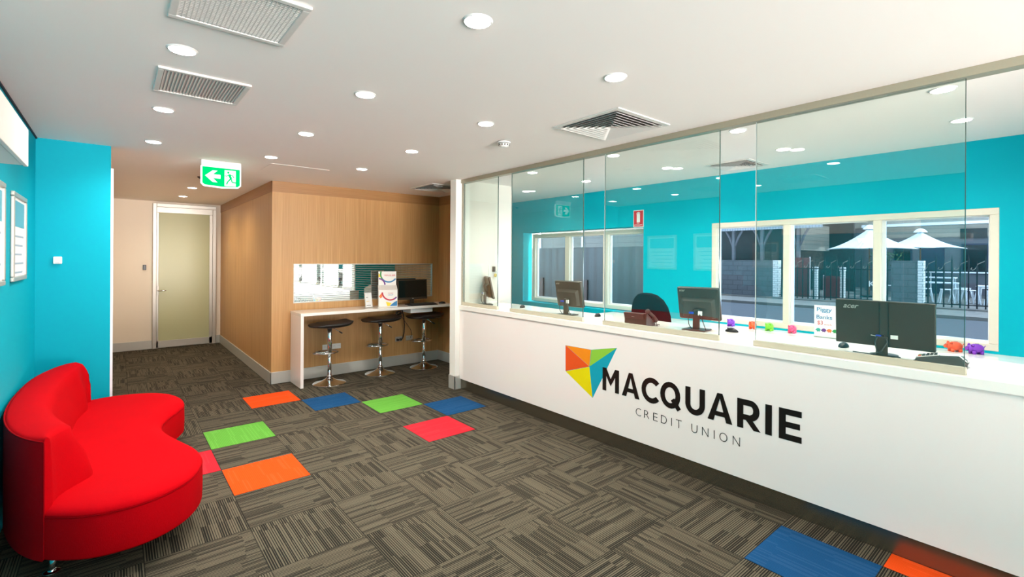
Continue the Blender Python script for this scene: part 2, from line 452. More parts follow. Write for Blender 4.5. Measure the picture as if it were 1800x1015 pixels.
window('window_2', XB + .125, W2[0] - .02, 6.0, .91, 2.03, (4.435, 5.20), mw=.09)

# striped window strip behind the stool desk
w = bpy.data.objects.new('window_3', None); C.objects.link(w); w.location = (1.79, 6.63, 1.017); w['kind'] = 'structure'
f = MB(); L, h = 2.08, .519
f.box(0, L, -.018, .03, 0, .012); f.box(0, L, -.018, .03, h - .012, h); f.box(0, .012, -.018, .03, .012, h - .012); f.box(L - .012, L, -.018, .03, .012, h - .012)
f.build('window_frame', 'alu', w)
bx('pane', 'mirror', .012, L - .012, .0, .006, .012, h - .012, w)

# door at the end of the corridor
d = bpy.data.objects.new('door_1', None); C.objects.link(d); d.location = (.50, 10.46, 0); d['kind'] = 'structure'
f = MB(); f.box(0, .055, -.05, 0, 0, 2.56); f.box(.055, .95, -.05, 0, 2.50, 2.56); f.box(.895, .95, -.05, 0, 0, 2.50)
f.build('door_frame', 'alu', d, bevel=.004)
f = MB(); f.box(.055, .085, -.035, 0, 0, 2.40); f.box(.845, .895, -.035, 0, 0, 2.40); f.box(.055, .895, -.035, 0, .01, .13); f.box(.055, .895, -.035, 0, 2.40, 2.50)
f.build('door_leaf', 'alu', d, bevel=.003)
bx('door_glass', 'frost', .085, .845, -.026, -.006, .13, 2.40, d)
MB().tube([(.075, -.035, 1.02), (.075, -.085, 1.02), (.19, -.085, 1.02)], .011).build('door_handle', 'chrome', d, smooth=True)
bx('lock_plate', 'alu', .06, .09, -.042, -.035, .94, 1.10, d, bevel=.003)

# shopfront behind the camera (unseen; opening sized for the daylight and the added glow)
mb = MB()
mb.box(-.61, -.4, YF - .1, YF, 0, CEIL); mb.box(3.25, 5.55, YF - .1, YF, 0, CEIL); mb.box(-.4, 3.25, YF - .1, YF, 0, .25); mb.box(-.4, 3.25, YF - .1, YF, 2.5, CEIL)
struct(mb.build('wall_front', 'white_wall'))
w = bpy.data.objects.new('window_4', None); C.objects.link(w); w.location = (-.4, YF, .25); w['kind'] = 'structure'
f = MB()
for x in (0, 1.2, 2.4, 3.6): f.box(x, x + .05, -.08, -.02, 0, 2.25)
f.box(0, 3.65, -.08, -.02, 0, .05); f.box(0, 3.65, -.08, -.02, 2.2, 2.25)
f.build('window_frame', 'alu', w)

# header track over the screens
struct(bx('trim_6', 'track', 3.297, 3.372, YF, YD, 2.552, CEIL, bevel=.002))
struct(bx('trim_7', 'track', 3.313, 3.347, YD - .022, YD, ZC, 2.552))

# ================================================================== CEILING THINGS
lamps = [(1.142, 1.60, 'nearest downlight in the centre row, above the open floor'), (.238, 2.727, 'downlight between the two square grilles at the upper left'),
  (1.144, 2.753, 'centre row downlight second nearest, right of the square grilles'), (2.056, 1.61, 'downlight in front of the big square diffuser'),
  (.240, 3.907, 'downlight just beyond the slatted grille on the left'), (2.055, 2.771, 'downlight beside the smoke detector'),
  (1.152, 3.93, 'centre row downlight third nearest, in the middle of the ceiling'), (.243, 5.06, 'downlight near the corner of the turquoise block'),
  (2.075, 3.93, 'downlight of the right row above the blue carpet tiles'), (1.16, 5.065, 'downlight next to the ceiling hatch, right of the green exit sign'),
  (2.075, 5.075, 'downlight above the wooden wall with stools'), (.828, 8.05, 'nearer downlight of the corridor'), (.833, 9.28, 'farther downlight of the corridor by the glass door')]
back = [(3.612, .513, 'staff side downlight nearest the glass at the far right'), (4.494, .54, 'staff side downlight nearest the teal wall at the far right'),
  (3.60, 1.667, 'staff side downlight left of the small grille'), (4.503, 1.686, 'staff side downlight right of the small grille'),
  (3.59, 2.827, 'staff side downlight above the desk phone'), (4.506, 2.833, 'staff side downlight above the red extinguisher sign'),
  (3.613, 3.982, 'staff side downlight behind the second glass screen, near one of the pair'), (4.546, 5.141, 'staff side downlight at the far left corner'),
  (4.52, 3.98, 'staff side downlight over the left window')]
first = None
for i, (x, y, lab) in enumerate(lamps + back):
    g = 'round downlights in the public ceiling' if i < len(lamps) else 'round downlights over the staff side'
    if first is None:
        t = thing('ceiling_light', (x, y, CEIL), 0, lab, 'ceiling light', g)
        r = MB(); seg = 28
        prof = [(.052, -.001), (.053, -.006), (.058, -.005), (.064, 0.0)]
        rings = [[(rr * math.cos(2 * PI * k / seg), rr * math.sin(2 * PI * k / seg), zz) for k in range(seg)] for rr, zz in prof]
        r.loft(rings, False, False).build('trim_ring', 'white_plastic', t, smooth=True)
        MB().lathe([(.052, -.001), (.052, -.0068), (.044, -.0085)], seg=28).build('diffuser', 'lamp', t)
        first = t
    else:
        t = copy_tree(first); t.location = (x, y, CEIL); tag(t, lab, 'ceiling light', g)
    ld = bpy.data.lights.new('downlight_beam', 'SPOT'); ld.energy = 24 if i < len(lamps) else 13; ld.spot_size = math.radians(158); ld.spot_blend = 1.0
    ld.shadow_soft_size = .045; ld.color = (1, .87, .62) if i in (11, 12) else (1, .95, .885)
    lo = bpy.data.objects.new('downlight_beam', ld); C.objects.link(lo); lo.location = (0, 0, -.016); lo.parent = t

# grilles
t = thing('ceiling_grille', (.372, 2.146, CEIL), 0, 'large square white eggcrate grille in the ceiling at the upper left', 'vent')
f = MB(); a = .217; b = .187
f.box(-a, a, -a, -b, -.012, 0); f.box(-a, a, b, a, -.012, 0); f.box(-a, -b, -b, b, -.012, 0); f.box(b, a, -b, b, -.012, 0)
f.build('frame', 'vent', t, bevel=.004)
f = MB(); nn = 25
for k in range(1, nn):
    p = -b + 2 * b * k / nn
    f.box(p - .0016, p + .0016, -b, b, -.010, -.002); f.box(-b, b, p - .0016, p + .0016, -.009, -.0022)
f.build('eggcrate', 'vent', t)
bx('filter', 'vent_dark', -b, b, -b, b, -.0018, -.0006, t)  # flat dark backing painted as the shade behind the eggcrate
t = thing('ceiling_grille', (.377, 3.25, CEIL), 0, 'smaller white slatted ceiling grille between two downlights', 'vent')
f = MB(); ax, ay = .215, .225; bx_, by_ = .187, .197
f.box(-ax, ax, -ay, -by_, -.012, 0); f.box(-ax, ax, by_, ay, -.012, 0); f.box(-ax, -bx_, -by_, by_, -.012, 0); f.box(bx_, ax, -by_, by_, -.012, 0)
f.build('frame', 'vent', t, bevel=.004)
f = MB()
for k in range(24):
    p = -bx_ + 2 * bx_ * (k + .5) / 24
    f.box(-.0062, .0062, -by_, by_, -.0008, .0008, Matrix.Translation((p, 0, -.006)) @ Matrix.Rotation(-.6, 4, 'Y'))
f.build('slats', 'vent', t)
bx('filter', 'vent_mid', -bx_, bx_, -by_, by_, -.0018, -.0006, t)

def diffuser(x, y, s, lab):
    t = thing('ceiling_diffuser', (x, y, CEIL), 0, lab, 'vent', 'square cone air diffusers')
    f = MB(); a = s / 2; b = a - .042
    for (x0, x1, y0, y1) in ((-a, a, -a, -b), (-a, a, b, a), (-a, -b, -b, b), (b, a, -b, b)): f.box(x0, x1, y0, y1, -.008, 0)
    f.build('frame', 'vent', t, bevel=.003)
    f = MB(); n = 7
    for k in range(n):
        o_ = b - (b * k / n) ; i_ = o_ - b / n * .80
        zo, zi = -.020, -.002
        if k == n - 1: i_ = .006
        def ring(r, z): return [(-r, -r, z), (r, -r, z), (r, r, z), (-r, r, z)]
        f.loft([ring(o_, zo + .0015), ring(o_, zo), ring(i_, zi), ring(i_, zi + .0015)], False, False)
    f.build('louvres', 'vent', t)
    bx('duct_shade_sheet', 'vent_dark', -b, b, -b, b, -.0008, -.0002, t)  # flat dark sheet in place of the shaded hollow above the louvres
    return t
diffuser(2.775, 2.21, .60, 'big square louvred air diffuser above the counter front, nearest of its kind')
diffuser(3.46, 5.72, .60, 'square louvred air diffuser in the niche ceiling, half hidden by the white pillar')
diffuser(4.89, 2.28, .46, 'square louvred air diffuser behind the glass over the staff desks')

t = thing('smoke_detector', (2.489, 3.098, CEIL), 0, 'round white smoke detector on the ceiling near the square diffuser', 'smoke detector')
MB().lathe([(.055, 0), (.055, -.012), (.050, -.016)]).build('base', 'white_plastic', t, smooth=True)
MB().lathe([(.044, -.016), (.046, -.03), (.040, -.040), (.022, -.048), (.02, -.048)]).build('sensing_chamber', 'white_plastic', t, smooth=True)
f = MB()
for k in range(12):
    a = 2 * PI * k / 12; f.box(-.0015, .0015, -.006, .006, -.006, .006, Matrix.Rotation(a, 4, 'Z') @ Matrix.Translation((.0445, 0, -.031)))
f.build('slots', 'vent_dark', t)
tag(bx('access_hatch', 'ceiling', 1.24, 1.83, 5.39, 5.90, CEIL - .0035, CEIL - .0005, bevel=.001), 'faint square access hatch flush in the ceiling near the exit sign', 'hatch')
t = thing('ceiling_sensor', (.79, 6.9, CEIL), 0, 'tiny round ceiling sensor in front of the corridor downlights', 'sensor')
MB().lathe([(.03, 0), (.03, -.008), (.015, -.02), (.004, -.026)]).build('sensor_dome', 'vent_dark', t, smooth=True)

# exit sign
t = thing('exit_sign', (.652, 5.65, CEIL), 0, 'green lit exit sign with a left arrow and running figure hanging from the ceiling', 'exit sign')
bx('housing', 'white_plastic', 0, .355, -.015, .035, -.062, 0, t, bevel=.006)
out = [(.0, -.06), (.355, -.06), (.355, -.235), (.33, -.262), (.18, -.272), (.025, -.262), (0, -.235)]
MB().prism(out, lambda u, v, w: (u, -.004 + .028 * w, v)).build('light_panel', 'exit_white', t)
inn = [(.012, -.068), (.343, -.068), (.343, -.232), (.322, -.250), (.18, -.259), (.033, -.250), (.012, -.232)]
fc = MB().prism(inn, lambda u, v, w: (u, -.006 + .002 * w, v)).build('sign_face', 'exit_green', t)
fr = lambda u, v, w: (u, -.008 + .002 * w, v)
ar = [(.035, -.158), (.10, -.10), (.142, -.10), (.102, -.14), (.168, -.14), (.168, -.178), (.102, -.178), (.142, -.218), (.10, -.218)]
MB().prism(ar, fr).build('arrow', 'exit_white', fc)
MB().prism([(.205, -.085), (.305, -.085), (.305, -.245), (.205, -.248)], fr).build('doorway', 'exit_white', fc)
f = MB(); fr2 = lambda u, v, w: (u, -.010 + .002 * w, v)
def limb(pts, wd, fn=None, m=None):
    m = m or f; fn = fn or fr2
    for (x0, z0), (x1, z1) in zip(pts, pts[1:]):
        dx, dz = x1 - x0, z1 - z0; L = math.hypot(dx, dz); nx, nz = -dz / L * wd / 2, dx / L * wd / 2
        m.prism([(x0 + nx, z0 + nz), (x1 + nx, z1 + nz), (x1 - nx, z1 - nz), (x0 - nx, z0 - nz)], fn)
f.prism([(.238 + .011 * math.cos(a * PI / 6), -.108 + .011 * math.sin(a * PI / 6)) for a in range(12)], fr2)
limb([(.245, -.125), (.262, -.172)], .022); limb([(.26, -.168), (.232, -.205), (.222, -.232)], .012); limb([(.262, -.168), (.272, -.205), (.31, -.208)], .012)
limb([(.247, -.128), (.222, -.148), (.206, -.145)], .009); limb([(.247, -.128), (.275, -.135), (.29, -.158)], .009)
f.build('running_figure', 'exit_green', fc)

# ================================================================== LEFT WALL THINGS
def poster(y0, y1, z0, z1, lab):
    t = thing('picture_frame', (-.51, y0, z0), 0, lab, 'picture frame', 'snap frames on the turquoise wall')
    h = z1 - z0; L = y1 - y0; f = MB(); w = .03
    f.box(0, .02, 0, L, 0, w); f.box(0, .02, 0, L, h - w, h); f.box(0, .02, 0, w, w, h - w); f.box(0, .02, L - w, L, w, h - w)
    f.build('frame', 'alu', t, bevel=.006)
    p = bx('poster', 'paper', .002, .008, w, L - w, w, h - w, t)
    bx('photo_print', 'pale_print', .008, .009, w + .02, L - w - .02, h * .62, h - w - .02, p)
    for k in range(5): bx('text_line', 'pale_text', .008, .009, w + .05, L - w - .05 - .04 * (k % 3), h * .5 - .06 * k, h * .5 - .06 * k + .012, p)
    return t
poster(4.317, 4.885, 1.452, 2.03, 'silver framed poster on the turquoise wall, right one nearest the corner')
poster(3.45, 4.018, 1.445, 2.04, 'silver framed poster cut by the left edge of the picture')
t = thing('wall_cabinet', (-.51, 1.2, 1.965), 0, 'cream box unit fixed high on the turquoise wall at the left edge', 'wall unit')
bx('body', 'card', 0, .235, 0, 1.405, 0, .135, t, bevel=.003)
bx('front_panel', 'card', .237, .25, 0, 1.405, -.004, .139, t, bevel=.002)
t = thing('wall_sensor', (-.374, 5.53, 1.583), 0, 'small white square sensor on the turquoise block wall', 'sensor')
bx('case', 'white_plastic', -.028, .028, -.022, 0, -.031, .031, t, bevel=.008, seg=3)
bx('slot', 'grey_plastic', -.014, .012, -.0225, -.021, -.024, -.022, t)
t = thing('card_reader', (.389, 10.46, 1.43), 0, 'small black card reader beside the frosted glass door', 'card reader')
bx('case', 'black_plastic', -.024, .024, -.02, 0, -.045, .045, t, bevel=.006)
bx('indicator', 'grey_plastic', -.008, .008, -.022, -.0195, .012, .024, t)

# ================================================================== SOFA
pts = [(-.26, 3.205), (-.16, 3.12), (-.07, 3.075), (.02, 3.06), (.11, 3.065), (.20, 3.10), (.29, 3.17), (.36, 3.27), (.405, 3.40), (.42, 3.53), (.40, 3.69), (.345, 3.88),
       (.29, 4.08), (.265, 4.25), (.278, 4.39), (.325, 4.53), (.39, 4.67), (.447, 4.83), (.455, 5.0), (.41, 5.19), (.32, 5.33), (.18, 5.42), (.03, 5.455), (-.12, 5.44),
       (-.25, 5.37), (-.35, 5.23), (-.42, 5.02), (-.462, 4.77), (-.48, 4.48), (-.487, 4.2), (-.48, 3.95), (-.455, 3.72), (-.405, 3.50), (-.34, 3.33)]
def crom(P, sub=5):
    out = []; n = len(P)
    for i in range(n):
        p0, p1, p2, p3 = [Vector(P[(i + k) % n]) for k in (-1, 0, 1, 2)]
        for s in range(sub):
            t_ = s / sub
            out.append(.5 * ((2 * p1) + (-p0 + p2) * t_ + (2 * p0 - 5 * p1 + 4 * p2 - p3) * t_ ** 2 + (-p0 + 3 * p1 - 3 * p2 + p3) * t_ ** 3))
    return out
ring = crom(pts)
nR = len(ring)
def normals(R):
    o = []
    for i in range(len(R)):
        d_ = (R[(i + 1) % len(R)] - R[i - 1]).normalized(); o.append(Vector((-d_.y, d_.x)))   # inward for CCW
    return o
nr = normals(ring)
def off(k, z): return [Vector((p.x + q.x * k, p.y + q.y * k, z)) for p, q in zip(ring, nr)]
sofa = thing('sofa', (0, 0, 0), 0, 'bright red kidney shaped sofa against the turquoise wall', 'sofa')
MB().loft([off(.03, .142), off(.012, .142), off(.0, .155), off(-.002, .25), off(0, .345), off(.005, .352)]).build('base', 'red_fabric', sofa, smooth=True)
sb = MB().loft([off(.006, .352), off(.001, .357), off(.001, .364), off(.008, .378), off(.024, .390), off(.05, .399), off(.09, .405), off(.14, .408)]).build('seat', 'red_fabric', sofa, smooth=True)
sharp(sb, 60)
MB().tube([(p.x + q.x * .001, p.y + q.y * .001, .354) for p, q in zip(ring, nr)], .0028, 6, True).build('seam_piping', 'red_piping', sofa, smooth=True)
# backrest follows the outline from the near end, round the wall side, to the far end
seq = [ring[0]]
idx = list(range(nR - 1, 23 * 5 + 3, -1))         # from pt0 backwards along the wall side to pt22
path = [ring[0]] + [ring[i] for i in idx]; pn = [nr[0]] + [nr[i] for i in idx]
arc = [0.0]
for a, b in zip(path, path[1:]): arc.append(arc[-1] + (b - a).length)
TL = arc[-1]
def sm(x, a, b):
    x = max(0, min(1, (x - a) / (b - a))); return x * x * (3 - 2 * x)
rings_ = []
outer_top = []
for p, q, s in zip(path, pn, arc):
    near = sm(s, -.04, .24); far = 1 - sm(s, TL - .40, TL + .02) * .5
    wb = (.018 + .285 * near - .05 * sm(s, .3, .8)) * far; wt = (.016 + .19 * near - .02 * sm(s, .3, .8)) * (1 - sm(s, TL - .40, TL + .02) * .45)
    hgt =   .733 + .012 * sm(s, .3, 1.2) - .085 * max(0, (s - TL + .12) / .12) ** 2.5
    o_ = -.004
    prof = [(wb * .5, .36), (o_ + .004, .36), (o_ + .0, .142), (o_ - .001, .4), (o_, hgt - .045), (o_ + .004, hgt - .018), (o_ + min(.02, wt * .25), hgt - .003),
            (wt * .5, hgt + .004), (wt * .82, hgt - .006), (wt * 1.0, hgt - .03), (wt * 1.06 , hgt - .08), ((wt + wb) * .53, .55), (wb, .43), (wb * 1.0, .36)]
    rings_.append([Vector((p.x + q.x * u, p.y + q.y * u, z)) for u, z in prof])
    outer_top.append(Vector((p.x + q.x * (o_ + .003), p.y + q.y * (o_ + .003), hgt - .016)))
# remove the below-seam outer lip point (index 2) only inside; keeps the outer skin running to the bottom
bk = MB().loft(rings_).build('backrest', 'red_fabric', sofa, smooth=True)
sharp(bk, 70)
n0 = outer_top[0]
pip = [Vector((n0.x, n0.y, .15 + (n0.z - .15) * k / 8)) for k in range(8)] + outer_top
MB().tube(pip, .0045, 6).build('back_piping', 'red_piping', sofa, smooth=True)
for (x, y, dx, dy) in ((-.215, 3.42, -.03, -.045), (.22, 3.52, .02, -.03), (-.28, 5.12, -.03, .03), (.28, 5.08, .02, .03)):
    l = MB().tube([(x, y, .141), (x + dx, y + dy, .008)], [.027, .017], 16)
    l.build('leg', 'chrome', sofa, smooth=True)
    l = MB().lathe([(.034, 0), (.034, .004), (.014, .010)], (x + dx, y + dy, 0), 20).build('foot', 'chrome', None, smooth=True)
    l.parent = [c for c in sofa.children if c.name.startswith('leg')][-1]

# ================================================================== CARPET TILES
def ctile(i, j, col, lab, x1=None):
    x0 = .6235 + .5 * i; y0 = 3.67 + .5 * j
    o = bx('carpet_tile', CT[col], x0 + .002, (x1 or x0 + .498), y0 + .002, y0 + .498, 0, .002)
    return tag(o, lab, 'carpet tile', 'coloured carpet tiles')
ctile(0, 0, 'orange', 'orange carpet tile nearest the red sofa')
ctile(-1, 1, 'red', 'crimson carpet tile partly hidden by the red sofa')
ctile(0, 2, 'green', 'lime green carpet tile beside the red sofa')
ctile(1, 4, 'orange', 'orange carpet tile by the end panel of the white stool desk')
ctile(2, 3, 'blue', 'blue carpet tile in front of the first stool')
ctile(3, 2, 'green', 'lime green carpet tile between the two blue tiles')
ctile(4, 1, 'blue', 'blue carpet tile at the foot of the white pillar')
ctile(3, 0, 'red', 'coral red carpet tile alone in the middle of the floor')
ctile(4, -6, 'blue', 'blue carpet tile cut by the bottom edge of the picture')
ctile(5, -7, 'orange', 'orange carpet tile against the counter kick at the bottom edge', 3.298)

# ================================================================== COUNTER
ct = thing('reception_counter', (3.28, YD, 0), 0, 'long gloss white reception counter with black and coloured lettering', 'counter')
def L3(x, y, z): return (x - 3.28, y - YD, z)
def cbx(name, mat, x0, x1, y0, y1, z0, z1, parent=ct, **k): return bx(name, mat, x0 - 3.28, x1 - 3.28, y0 - YD, y1 - YD, z0, z1, parent, **k)
fp = cbx('front_panel', 'gloss_white', 3.287, 3.305, -1.6, YD - .002, .127, .983, bevel=.001)
cbx('kick_panel', 'steel', 3.302, 3.315, -1.6, 4.939, 0, .127)
cbx('worktop', 'white_stone', 3.27, 3.935, -1.6, YD - .001, .984, ZC, bevel=.004)
cbx('back_panel', 'gloss_white', 3.90, 3.915, -1.6, YD - .01, 0, .984)
# emblem facets
Pm = dict(A=(3.141, .799), B=(2.822, .804), C=(2.537, .863), D=(2.842, .649), E=(3.139, .553), F=(2.803, .374))
em = MB().prism([Pm['A'], Pm['B'], Pm['C'], Pm['F'], Pm['E']], lambda u, v, w: L3(3.2868 - .0004 * w, u, v)).build('emblem', 'logo_teal', fp)
g = .0015
for nm, tri, mt in (('emblem_facet', 'AED', 'logo_red'), ('emblem_facet', 'ADB', 'logo_orange'), ('emblem_facet', 'BDC', 'logo_green'), ('emblem_facet', 'EFD', 'logo_yellow')):
    T = [Vector(Pm[c]) for c in tri]; cc = sum(T, Vector((0, 0))) / 3
    T = [p + (cc - p).normalized() * .003 for p in T]
    MB().prism([tuple(p) for p in T], lambda u, v, w: L3(3.2862 - .0004 * w, u, v)).build(nm, mt, em)
# strokes for the heavy lettering: (u, v) unit cell, width W, cap height 1 -> metres .197
HC = .198; Z0 = .474; DP = [0.0]
def fl(u, v, w): return L3(3.2856 - DP[0] - .0006 * w, u, v)
def glyph(y_left, y_right, strokes):
    W = y_left - y_right; lt = MB()
    for s in strokes:
        DP[0] = (DP[0] + .00012) % .0009
        if s[0] == 'p':
            lt.prism([(y_left - u * W, Z0 + v * HC) for u, v in s[1]], fl)
        else:   # arc: cx cy rx ry t a0 a1 (outer radii, thickness in metres)
            _, cx, cy, rx, ry, th, a0, a1 = s; k = 22
            o_ = []; i_ = []
            for q in range(k + 1):
                a = math.radians(a0 + (a1 - a0) * q / k)
                o_.append((y_left - (cx * W) - rx * W * math.cos(a), Z0 + cy * HC + ry * HC * math.sin(a)))
                i_.append((y_left - (cx * W) - (rx * W - th) * math.cos(a), Z0 + cy * HC + (ry * HC - th) * math.sin(a)))
            for q in range(k):
                lt.prism([o_[q], o_[q + 1], i_[q + 1], i_[q]], fl)
    lt.build('letter', 'letter', fp)
TH = .041
def R(u0, u1, v0, v1): return ('p', [(u0, v0), (u1, v0), (u1, v1), (u0, v1)])
W = .177; a = TH / W
glyph(2.691, 2.514, [R(0, a, 0, 1), R(1 - a, 1, 0, 1), ('p', [(0, 1), (a * 1.02, 1), (.5, .55), (.5, .24)]), ('p', [(1, 1), (1 - a * 1.02, 1), (.5, .55), (.5, .24)])])
def A_(yl, yr):
    W = yl - yr; a = .044 / W
    glyph(yl, yr, [('p', [(0, 0), (a, 0), (.5, .82), (.5 + a * .42, 1.01), (.5 - a * .42, 1.01)]), ('p', [(1, 0), (1 - a, 0), (.5, .82), (.5 - a * .42, 1.01), (.5 + a * .42, 1.01)]), R(.24, .76, .19, .19 + .165)])
A_(2.482, 2.308)
glyph(2.289, 2.121, [('a', .56, .5, .56, .515, TH, 42, 318)])
glyph(2.116, 1.938, [('a', .485, .5, .485, .515, TH, 0, 360), ('p', [(.52, .30), (.68, .42), (1.0, .06), (.84, -.06)])])
W = .154; a = TH / W
glyph(1.902, 1.748, [R(0, a, .38, 1), R(1 - a, 1, .38, 1), ('a', .5, .39, .5, .405, TH, 180, 360)])
A_(1.727, 1.548)
W = .150; a = TH / W
glyph(1.515, 1.363, [R(0, a, 0, 1), R(a, .6, 1 - .205, 1), R(a, .6, .30, .30 + .19), ('a', .58, .65, .39, .35, TH, -90, 90), ('p', [(.36, .32), (.64, .36), (1.02, 0), (.72, 0)])])
glyph(1.331, 1.290, [R(0, 1, 0, 1)])
W = .133; a = TH / W
glyph(1.248, 1.115, [R(0, a, 0, 1), R(a, 1, .805, 1), R(a, .93, .405, .59), R(a, 1, 0, .195)])
for ch, y0, y1 in (('C', 2.343, 2.292), ('R', 2.263, 2.214), ('E', 2.179, 2.138), ('D', 2.108, 2.057), ('I', 2.019, 2.0135), ('T', 1.979, 1.931), ('U', 1.852, 1.805), ('N', 1.769, 1.720), ('I', 1.680, 1.6745), ('O', 1.639, 1.582), ('N', 1.545, 1.495)):
    text('small_letter', ch, 'letter', L3(3.2858, y0, .340), (0, -1, 0), (0, 0, 1), width=y0 - y1, height=.062, parent=fp, offset=0.0 if ch == 'I' else -.018)

# glass screens
for y0, y1, lab in ((4.241, 4.932, 'first clear glass screen at the white pillar end of the counter'), (2.961, 4.004, 'second clear glass screen from the white pillar, in front of the angled monitor'),
                    (1.667, 2.712, 'third clear glass screen in front of the desk phone and monitor'), (.382, 1.418, 'fourth clear glass screen, nearest the camera, in front of the wide monitor')):
    t = thing('glass_screen', (XG, y0, ZC), 0, lab, 'glass screen', 'glass screens along the counter')
    bx('pane', 'glass', -.005, .005, .003, y1 - y0 - .003, .037, 2.552 - ZC - .002, t)
    for yy in (0, y1 - y0 - .003): bx('polished_edge', 'glass_edge' if yy == 0 else 'white_plastic', -.005, .005, yy, yy + .003, .037, 2.552 - ZC - .002, t)
    bx('base_rail', 'rail', -.018, .012, -.006, y1 - y0 + .006, 0, .037, t, bevel=.002)

# staff bench under the windows
t = thing('staff_bench', (4.72, 0, 0), 0, 'white bench top along the teal wall beneath the windows', 'bench')
bx('bench_top', 'white_stone', 0, XB - 4.72 - .002, -1.2, 4.2, .845, .885, t, bevel=.003)
for y in (-1.18, 1.2, 2.8, 4.16): bx('support_panel', 'gloss_white', .04, XB - 4.72 - .002, y, y + .03, 0, .845, t)

# ================================================================== MONITORS
def textl(*a, **k): return text(*a, **k)
def monitor_square(x, y, rz, lab, tilt=.2, mat='olive_plastic'):
    """17 inch screen; local -x is its back (towards the public), +x its screen"""
    t = thing('computer_monitor', (x, y, ZC), rz, lab, 'monitor', 'monitors on the counter')
    R_ = Matrix.Translation((0.02, 0, .215)) @ Matrix.Rotation(-tilt, 4, 'Y')
    w, h = .172, .138
    def xf(m, mb_): pass
    sh = MB()
    def rr(hw, hh, x, r=.012, cz=0):
        o_ = []
        for (sx, sz) in ((1, 1), (-1, 1), (-1, -1), (1, -1)):
            a0 = {(1, 1): 0, (-1, 1): 90, (-1, -1): 180, (1, -1): 270}[(sx, sz)]
            for k in range(4):
                a = math.radians(a0 + 30 * k); o_.append(R_ @ Vector((x, sx * (hw - r) + r * math.cos(a), cz + sz * (hh - r) + r * math.sin(a))))
        return o_
    sh.loft([rr(w, h, .018), rr(w, h, 0), rr(w - .006, h - .006, -.010), rr(w - .035, h * .62, -.014, cz=-.03), rr(w - .055, h * .52, -.045, cz=-.04)]).build('housing', mat, t)
    MB().loft([rr(w - .016, h - .016, .0182, .004), rr(w - .016, h - .016, .0192, .004)]).build('screen', 'screen', t)
    st = MB().box(-.045, -.015, -.026, .026, .006, .17).build('stand', mat, t, bevel=.006)
    MB().box(-.1, .06, -.095, .095, 0, .011).build('base', mat, t, bevel=.005)
    p0 = R_ @ Vector((-.0108, w - .02, h - .036)); p1 = R_ @ Vector((-.0108, w - .021, h - .02))
    xd = Vector((0, -1, 0)); yd = (R_.to_3x3() @ Vector((0, 0, 1)))
    text('badge', 'acer', 'alu', p0, xd, yd, width=.05, height=.015, parent=t, shear=.3, offset=.02)
    MB().box(-.062, -.05, -.055, -.025, .125, .16).build('label_sticker', 'paper', t)
    bx('video_plug', 'blue_plug', -.062, -.045, .015, .05, .135, .15, t)
    MB().tube([(-.055, .04, .14), (-.075, .05, .10), (-.072, .045, .05), (-.055, .03, .012), (-.02, -.01, .012)], .0032).build('cable', 'black_plastic', t, smooth=True)
    MB().tube([(-.055, -.03, .14), (-.08, -.06, .11), (-.085, -.085, .05), (-.06, -.09, .010), (-.02, -.07, .009)], .0032).build('cable', 'black_plastic', t, smooth=True)
    return t
monitor_square(3.60, 4.80, math.radians(-27), 'dark monitor seen nearly edge on at the pillar end of the counter', tilt=.22)
monitor_square(3.60, 3.41, math.radians(4), 'dark brown backed square monitor behind the second glass screen')
monitor_square(3.69, 2.03, math.radians(8), 'dark backed square monitor to the right of the office chair', tilt=.23)
# wide monitor
t = thing('computer_monitor', (3.585, .775, ZC), 0, 'wide flat black monitor nearest the camera, back turned to the glass', 'monitor', 'monitors on the counter')
tl = Matrix.Translation((0, 0, .195)) @ Matrix.Rotation(-.05, 4, 'Y')
MB().box(-.016, .016, -.243, .243, -.138, .138, tl).build('housing', 'black_gloss', t, bevel=.005)
MB().box(.0162, .0172, -.23, .23, -.12, .125, tl).build('screen', 'screen', t)
MB().box(-.030, -.008, -.028, .030, .0, .12).build('stand', 'black_gloss', t, bevel=.006)
MB().lathe([(.07, 0), (.07, .006), (.03, .012)], (.03, 0, 0), 28).build('base', 'black_gloss', t, smooth=True)
xd = Vector((0, -1, 0)); yd = tl.to_3x3() @ Vector((0, 0, 1))
text('badge', 'acer', 'alu', tl @ Vector((-.0164, .2, .085)), xd, yd, width=.082, height=.022, parent=t, shear=.35, offset=.02)
MB().box(-.018, -.0158, .012, .0135, -.138, .136, tl).build('back_seam', 'black_plastic', t)
MB().box(-.018, -.0158, -.0305, -.029, -.138, .136, tl).build('back_seam', 'black_plastic', t)
MB().box(-.019, -.0158, -.075, -.04, -.085, -.062, tl).build('label_sticker', 'paper', t)
MB().box(-.028, -.0158, .005, .032, -.083, -.066, tl).build('video_plug', 'blue_plug', t, bevel=.003)
MB().tube([(-.02, .055, .122), (-.024, .03, .12)], .003).build('metal_plug', 'alu', t)
MB().tube([(-.025, .02, .12), (-.045, .03, .08), (-.045, .02, .03), (-.03, -.02, .008), (-.02, -.09, .006)], .003).build('cable', 'black_plastic', t, smooth=True)
MB().tube([(-.02, -.01, .13), (-.035, -.03, .09), (-.04, 0, .03), (-.035, .05, .008), (-.01, .15, .006)], .003).build('cable', 'grey_plastic', t, smooth=True)

